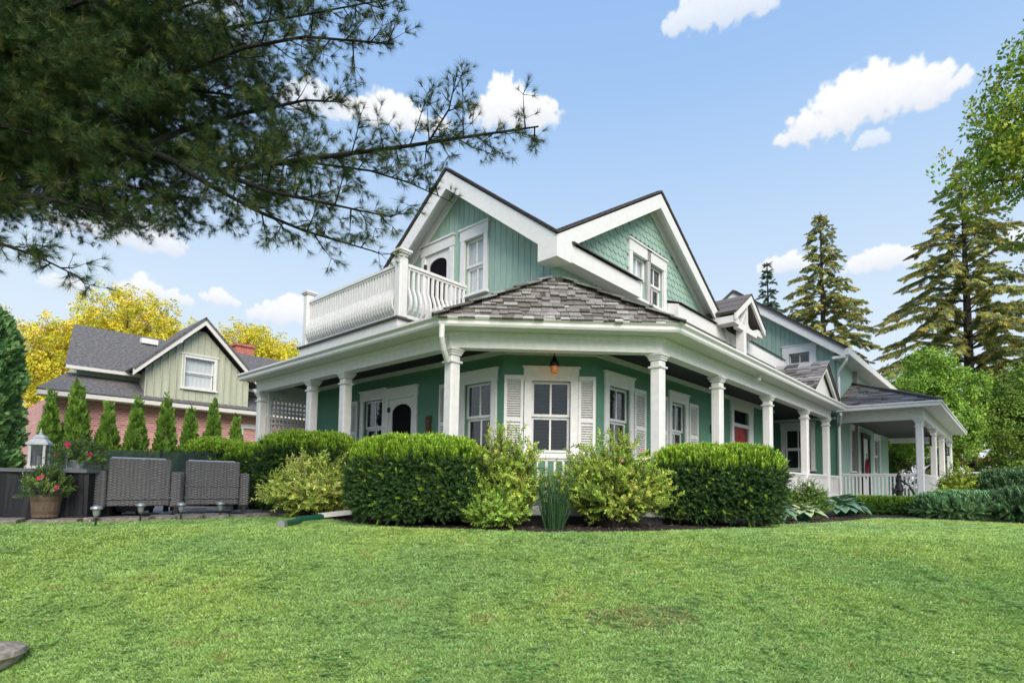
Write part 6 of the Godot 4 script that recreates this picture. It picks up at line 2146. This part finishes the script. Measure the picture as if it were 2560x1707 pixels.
	for k in 3:
		var p: Vector3 = [Vector3(9.1, 0, -12.9), Vector3(9.9, 0, -12.95), Vector3(10.7, 0, -13.0)][k]
		hedge("box_hedge", ["low green box hedge below the far railing, hosta end", "low green box hedge below the far railing, beside the iron pump", "low green box hedge below the far railing, corner column end"][k], p, Vector3(0.48, 0.12, 0.35), 1500, Color(0.055, 0.12, 0.022), Color(0.14, 0.27, 0.03), "low hedge before the far porch", 0.13, 30 + k)
	var blue := Color(0.15, 0.27, 0.105)
	hedge("juniper", "spreading blue-green juniper beside the far porch corner", Vector3(10.6, 0, -11.6), Vector3(1.0, 0.15, 0.7), 3800, blue, Color(0.2, 0.36, 0.17), "spreading junipers at the right", 0.20, 40, 0.9)
	hedge("juniper", "spreading blue-green juniper nearest the right picture edge", Vector3(11.6, 0, -10.7), Vector3(1.1, 0.22, 0.8), 3800, blue, Color(0.14, 0.24, 0.11), "spreading junipers at the right", 0.20, 41, 0.9)
	hedge("juniper", "taller blue-green juniper behind the spreading ones", Vector3(12.6, 0, -12.2), Vector3(1.1, 0.42, 0.8), 4400, blue, Color(0.13, 0.23, 0.10), "spreading junipers at the right", 0.22, 42, 0.9)
	shrub("golden_shrub", "bright yellow-green shrub beside the far porch corner column", Vector3(11.2, 0, -12.6), 0.5, 1.2, 120, [Color(0.34, 0.42, 0.05), Color(0.24, 0.34, 0.05)], "loose yellow-green shrubs", 0.2, 23)
	shrub("golden_shrub", "soft yellow-green shrub at the right picture edge", Vector3(12.35, 0, -10.95), 0.75, 0.75, 140, [Color(0.27, 0.33, 0.07), Color(0.20, 0.29, 0.06)], "loose yellow-green shrubs", 0.17, 24)
	# cedars and arborvitae
	var arb := [[2.08, 2.6, 0.36], [2.57, 3.0, 0.46], [3.19, 2.50, 0.42], [3.80, 2.70, 0.42], [4.45, 2.85, 0.40], [5.02, 2.60, 0.38], [5.60, 2.85, 0.36], [6.22, 2.45, 0.32]]
	var al := ["slim arborvitae next to the tall cedar", "tallest arborvitae, second from the tall cedar", "short bushy arborvitae, third from the tall cedar", "arborvitae fourth from the tall cedar", "slim arborvitae below the sage gable's left corner", "arborvitae below the sage gable window", "slender arborvitae below the right side of the sage gable", "smallest arborvitae nearest the porch end"]
	for k in 8:
		arborvitae(al[k], W(arb[k][0], 16.5, 0), arb[k][1], arb[k][2], k + 3)
	var c := thing("cedar_tree", "tall dense dark cedar at the left picture edge behind the lantern", "tree", Vector3(-12.0, 0, -13.2))
	var r := RandomNumberGenerator.new()
	r.seed = 88
	var sc := SC.new()
	var nz := FastNoiseLite.new()
	nz.seed = 9
	nz.frequency = 0.7
	for k in 15000:
		var f := r.randf()
		var a := r.randf() * TAU
		var rr2 := 0.80 * pow(maxf(1.0 - pow(f, 7.0), 0.0), 0.5) * (1.0 - 0.3 * pow(r.randf(), 2.0)) * (1.0 + 0.5 * nz.get_noise_3d(cos(a) * 2.2, f * 9.0, sin(a) * 2.2))
		sc.add(aim(Vector3(cos(a), 0.8, sin(a)) + rdir(r) * 0.5, r, r.randf_range(0.10, 0.19)), Vector3(cos(a) * rr2, 0.1 + f * (4.4 + 0.25 * nz.get_noise_2d(a * 3.0, 7.0)), sin(a) * rr2), vary(Color(0.17, 0.32, 0.12), r, 0.38))
	strew(c, "crown", sc, PM.spray, M.needle)
	b = MB.new()
	b.tube([Vector3(0, -0.1, 0), Vector3(0, 4.3, 0)], [0.14, 0.03], 8)
	part(c, "trunk", b.mesh(), M.bark)
	# trees behind
	var sun_yl := [Color(0.76, 0.66, 0.05), Color(0.68, 0.61, 0.05), Color(0.52, 0.52, 0.05), Color(0.78, 0.62, 0.09)]  # low sunlight on these crowns, painted in as yellow leaf colour
	tree("sun_tinted_tree", "tree painted sunlit yellow rising behind the sage house's ridge", Vector3(-24.5, 0, -37.6), 13.0, 0.3, [[0, 10.6, 0, 3.0], [-2.2, 9.3, 0, 2.1], [2.4, 9.6, 0, 2.2], [0.5, 7.0, 0.5, 3.0], [3.2, 7.6, 0, 2.0]], 3910, 0.60, sun_yl, 3, "trees painted sunlit yellow behind the brick house", 0.7, -0.08)
	tree("sun_tinted_tree", "tree painted sunlit yellow between tall cedar and sage house", Vector3(-28.2, 0, -35.6), 11.0, 0.26, [[0, 9.0, 0, 2.0], [0.6, 6.6, 0, 2.3], [1.6, 4.6, 0.5, 2.2], [-1.4, 7.0, 0, 1.8]], 2720, 0.56, sun_yl, 4, "trees painted sunlit yellow behind the brick house", 0.7, -0.08)
	tree("sun_tinted_tree", "tree painted sunlit yellow behind the brick chimney, next to the balcony", Vector3(-17.4, 0, -41.3), 12.5, 0.28, [[-0.6, 10.3, 0, 2.2], [-2.2, 9.0, 0, 2.0], [2.0, 9.2, 0, 2.1], [0.3, 7.2, 0.5, 3.0]], 3230, 0.60, sun_yl, 5, "trees painted sunlit yellow behind the brick house", 0.7, -0.08)
	tree("sun_tinted_tree", "tree painted sunlit yellow at the far left picture edge behind the cedar", Vector3(-31.5, 0, -33.5), 12.0, 0.28, [[0.4, 10.0, 0, 1.8], [-0.4, 7.5, 0, 2.4]], 1530, 0.56, sun_yl, 6, "trees painted sunlit yellow behind the brick house", 0.7, -0.08)
	var gr := [Color(0.14, 0.24, 0.04), Color(0.18, 0.29, 0.05), Color(0.23, 0.33, 0.06)]
	tree("maple_tree", "leafy green maple leaning in at the upper right picture edge", Vector3(13.95, 0, -10.9), 12.0, 0.24, [[-2.2, 8.1, -0.4, 1.5], [-1.5, 9.7, 0, 1.5], [-0.4, 7.6, 0.3, 1.8], [-0.8, 6.2, 0, 1.3], [0.6, 9.6, 0, 2.0], [-0.2, 4.9, -0.2, 1.0], [1.0, 7.0, 0.5, 2.0]], 2600, 0.42, [Color(0.18, 0.30, 0.04), Color(0.26, 0.38, 0.05), Color(0.40, 0.45, 0.05)], 7, "", 0.75)
	tree("bushy_tree", "bright green bushy tree behind the far porch roof", Vector3(22.3, 0, -26.3), 8.0, 0.16, [[-0.2, 6.9, 0, 1.0], [-0.9, 5.3, 0, 1.5], [0.8, 5.5, 0, 1.5], [0, 3.6, 0.2, 2.0], [-1.2, 3.4, 0.4, 1.4]], 2400, 0.5, [Color(0.24, 0.40, 0.06), Color(0.29, 0.45, 0.07), Color(0.18, 0.32, 0.05)], 8, "green trees behind the far porch", 0.65, -0.16)
	tree("bushy_tree", "dark green tree right of the far porch columns", Vector3(26.3, 0, -25.5), 7.5, 0.18, [[0, 5.2, 0, 1.9], [-1.4, 3.8, 0.3, 1.7], [1.4, 4.0, 0, 1.9], [0, 2.4, 0.6, 2.0], [-1.5, 1.0, 0.8, 1.4], [1.4, 1.0, 0.8, 1.5]], 3100, 0.55, gr, 9, "green trees behind the far porch", 0.65, -0.16)
	tree("bushy_tree", "green tree seen through the far porch opening", Vector3(20.5, 0, -30.5), 6.5, 0.18, [[0, 4.2, 0, 2.1], [-1.6, 3.0, 0.3, 1.7], [1.6, 2.6, 0, 1.9], [0, 1.9, 0.6, 1.9], [-1.2, 1.0, 1.0, 1.4], [1.3, 0.9, 1.0, 1.4]], 3000, 0.55, gr, 10, "green trees behind the far porch", 0.65, -0.16)
	tree("bushy_tree", "dark green tree at the right picture edge behind the junipers", Vector3(29.5, 0, -23.5), 7.0, 0.18, [[0, 4.6, 0, 2.1], [-1.6, 3.0, 0.3, 1.8], [1.6, 3.6, 0, 2.0], [0, 1.7, 0.6, 2.0]], 2300, 0.55, [Color(0.09, 0.15, 0.045), Color(0.13, 0.2, 0.055)], 11, "green trees behind the far porch", 0.65, -0.16)
	var sp := [Color(0.22, 0.27, 0.11), Color(0.29, 0.33, 0.12), Color(0.42, 0.41, 0.12), Color(0.54, 0.48, 0.13)]
	spruce("tallest spruce standing at the right, behind the bushy green tree", Vector3(31.2, 0, -34.0), 22.6, 8.2, 2.2, sp, 3)
	spruce("spruce rising behind the far gable, left of the tallest spruce", Vector3(24.0, 0, -38.0), 20.8, 5.0, 5.0, sp, 4, 0.9)
	spruce("small thin spruce tip behind the far gable roof", Vector3(26.3, 0, -50.0), 22.0, 2.6, 9.0, [Color(0.10, 0.16, 0.10)], 5, 0.9)
	build_pine()

func _ready() -> void:
	rng.seed = 12345
	var cam := Camera3D.new()
	cam.name = "camera"
	cam.position = Vector3(0, 0.64, 0)
	cam.basis = Basis(Vector3.UP, deg_to_rad(-2.5)) * Basis(Vector3.RIGHT, deg_to_rad(3.55)) * Basis(Vector3.BACK, deg_to_rad(0.95))
	cam.near = 0.1
	cam.far = 3000.0
	cam.projection = Camera3D.PROJECTION_FRUSTUM
	cam.size = 0.1 * 1707.0 / 1370.0
	cam.frustum_offset = Vector2(0, 0.1 * (1120.0 - 853.5) / 1370.0)
	add_child(cam)
	cam.current = true
	var env := Environment.new()
	env.background_mode = Environment.BG_SKY
	env.sky = make_sky()
	env.background_energy_multiplier = 0.36
	env.tonemap_mode = Environment.TONE_MAPPER_LINEAR
	env.tonemap_exposure = 2.95
	env.sdfgi_enabled = true
	env.ssao_enabled = true
	env.ssil_enabled = true
	var we := WorldEnvironment.new()
	we.name = "environment"
	we.environment = env
	add_child(we)
	var sun := DirectionalLight3D.new()
	sun.name = "sun"
	sun.light_energy = 0.5
	sun.light_angular_distance = 45.0
	sun.light_color = Color(1.0, 0.96, 0.90)
	sun.shadow_enabled = true
	add_child(sun)
	sun.look_at_from_position(Vector3(1.6, 6.3, 7.5), Vector3.ZERO)
	make_materials()
	build_ground()
	build_house()
	plant_meshes()
	build_beds()
	build_neighbour()
	build_plants()
	build_patio_things()
	build_porch_things()
	build_car()
	build_lawn()
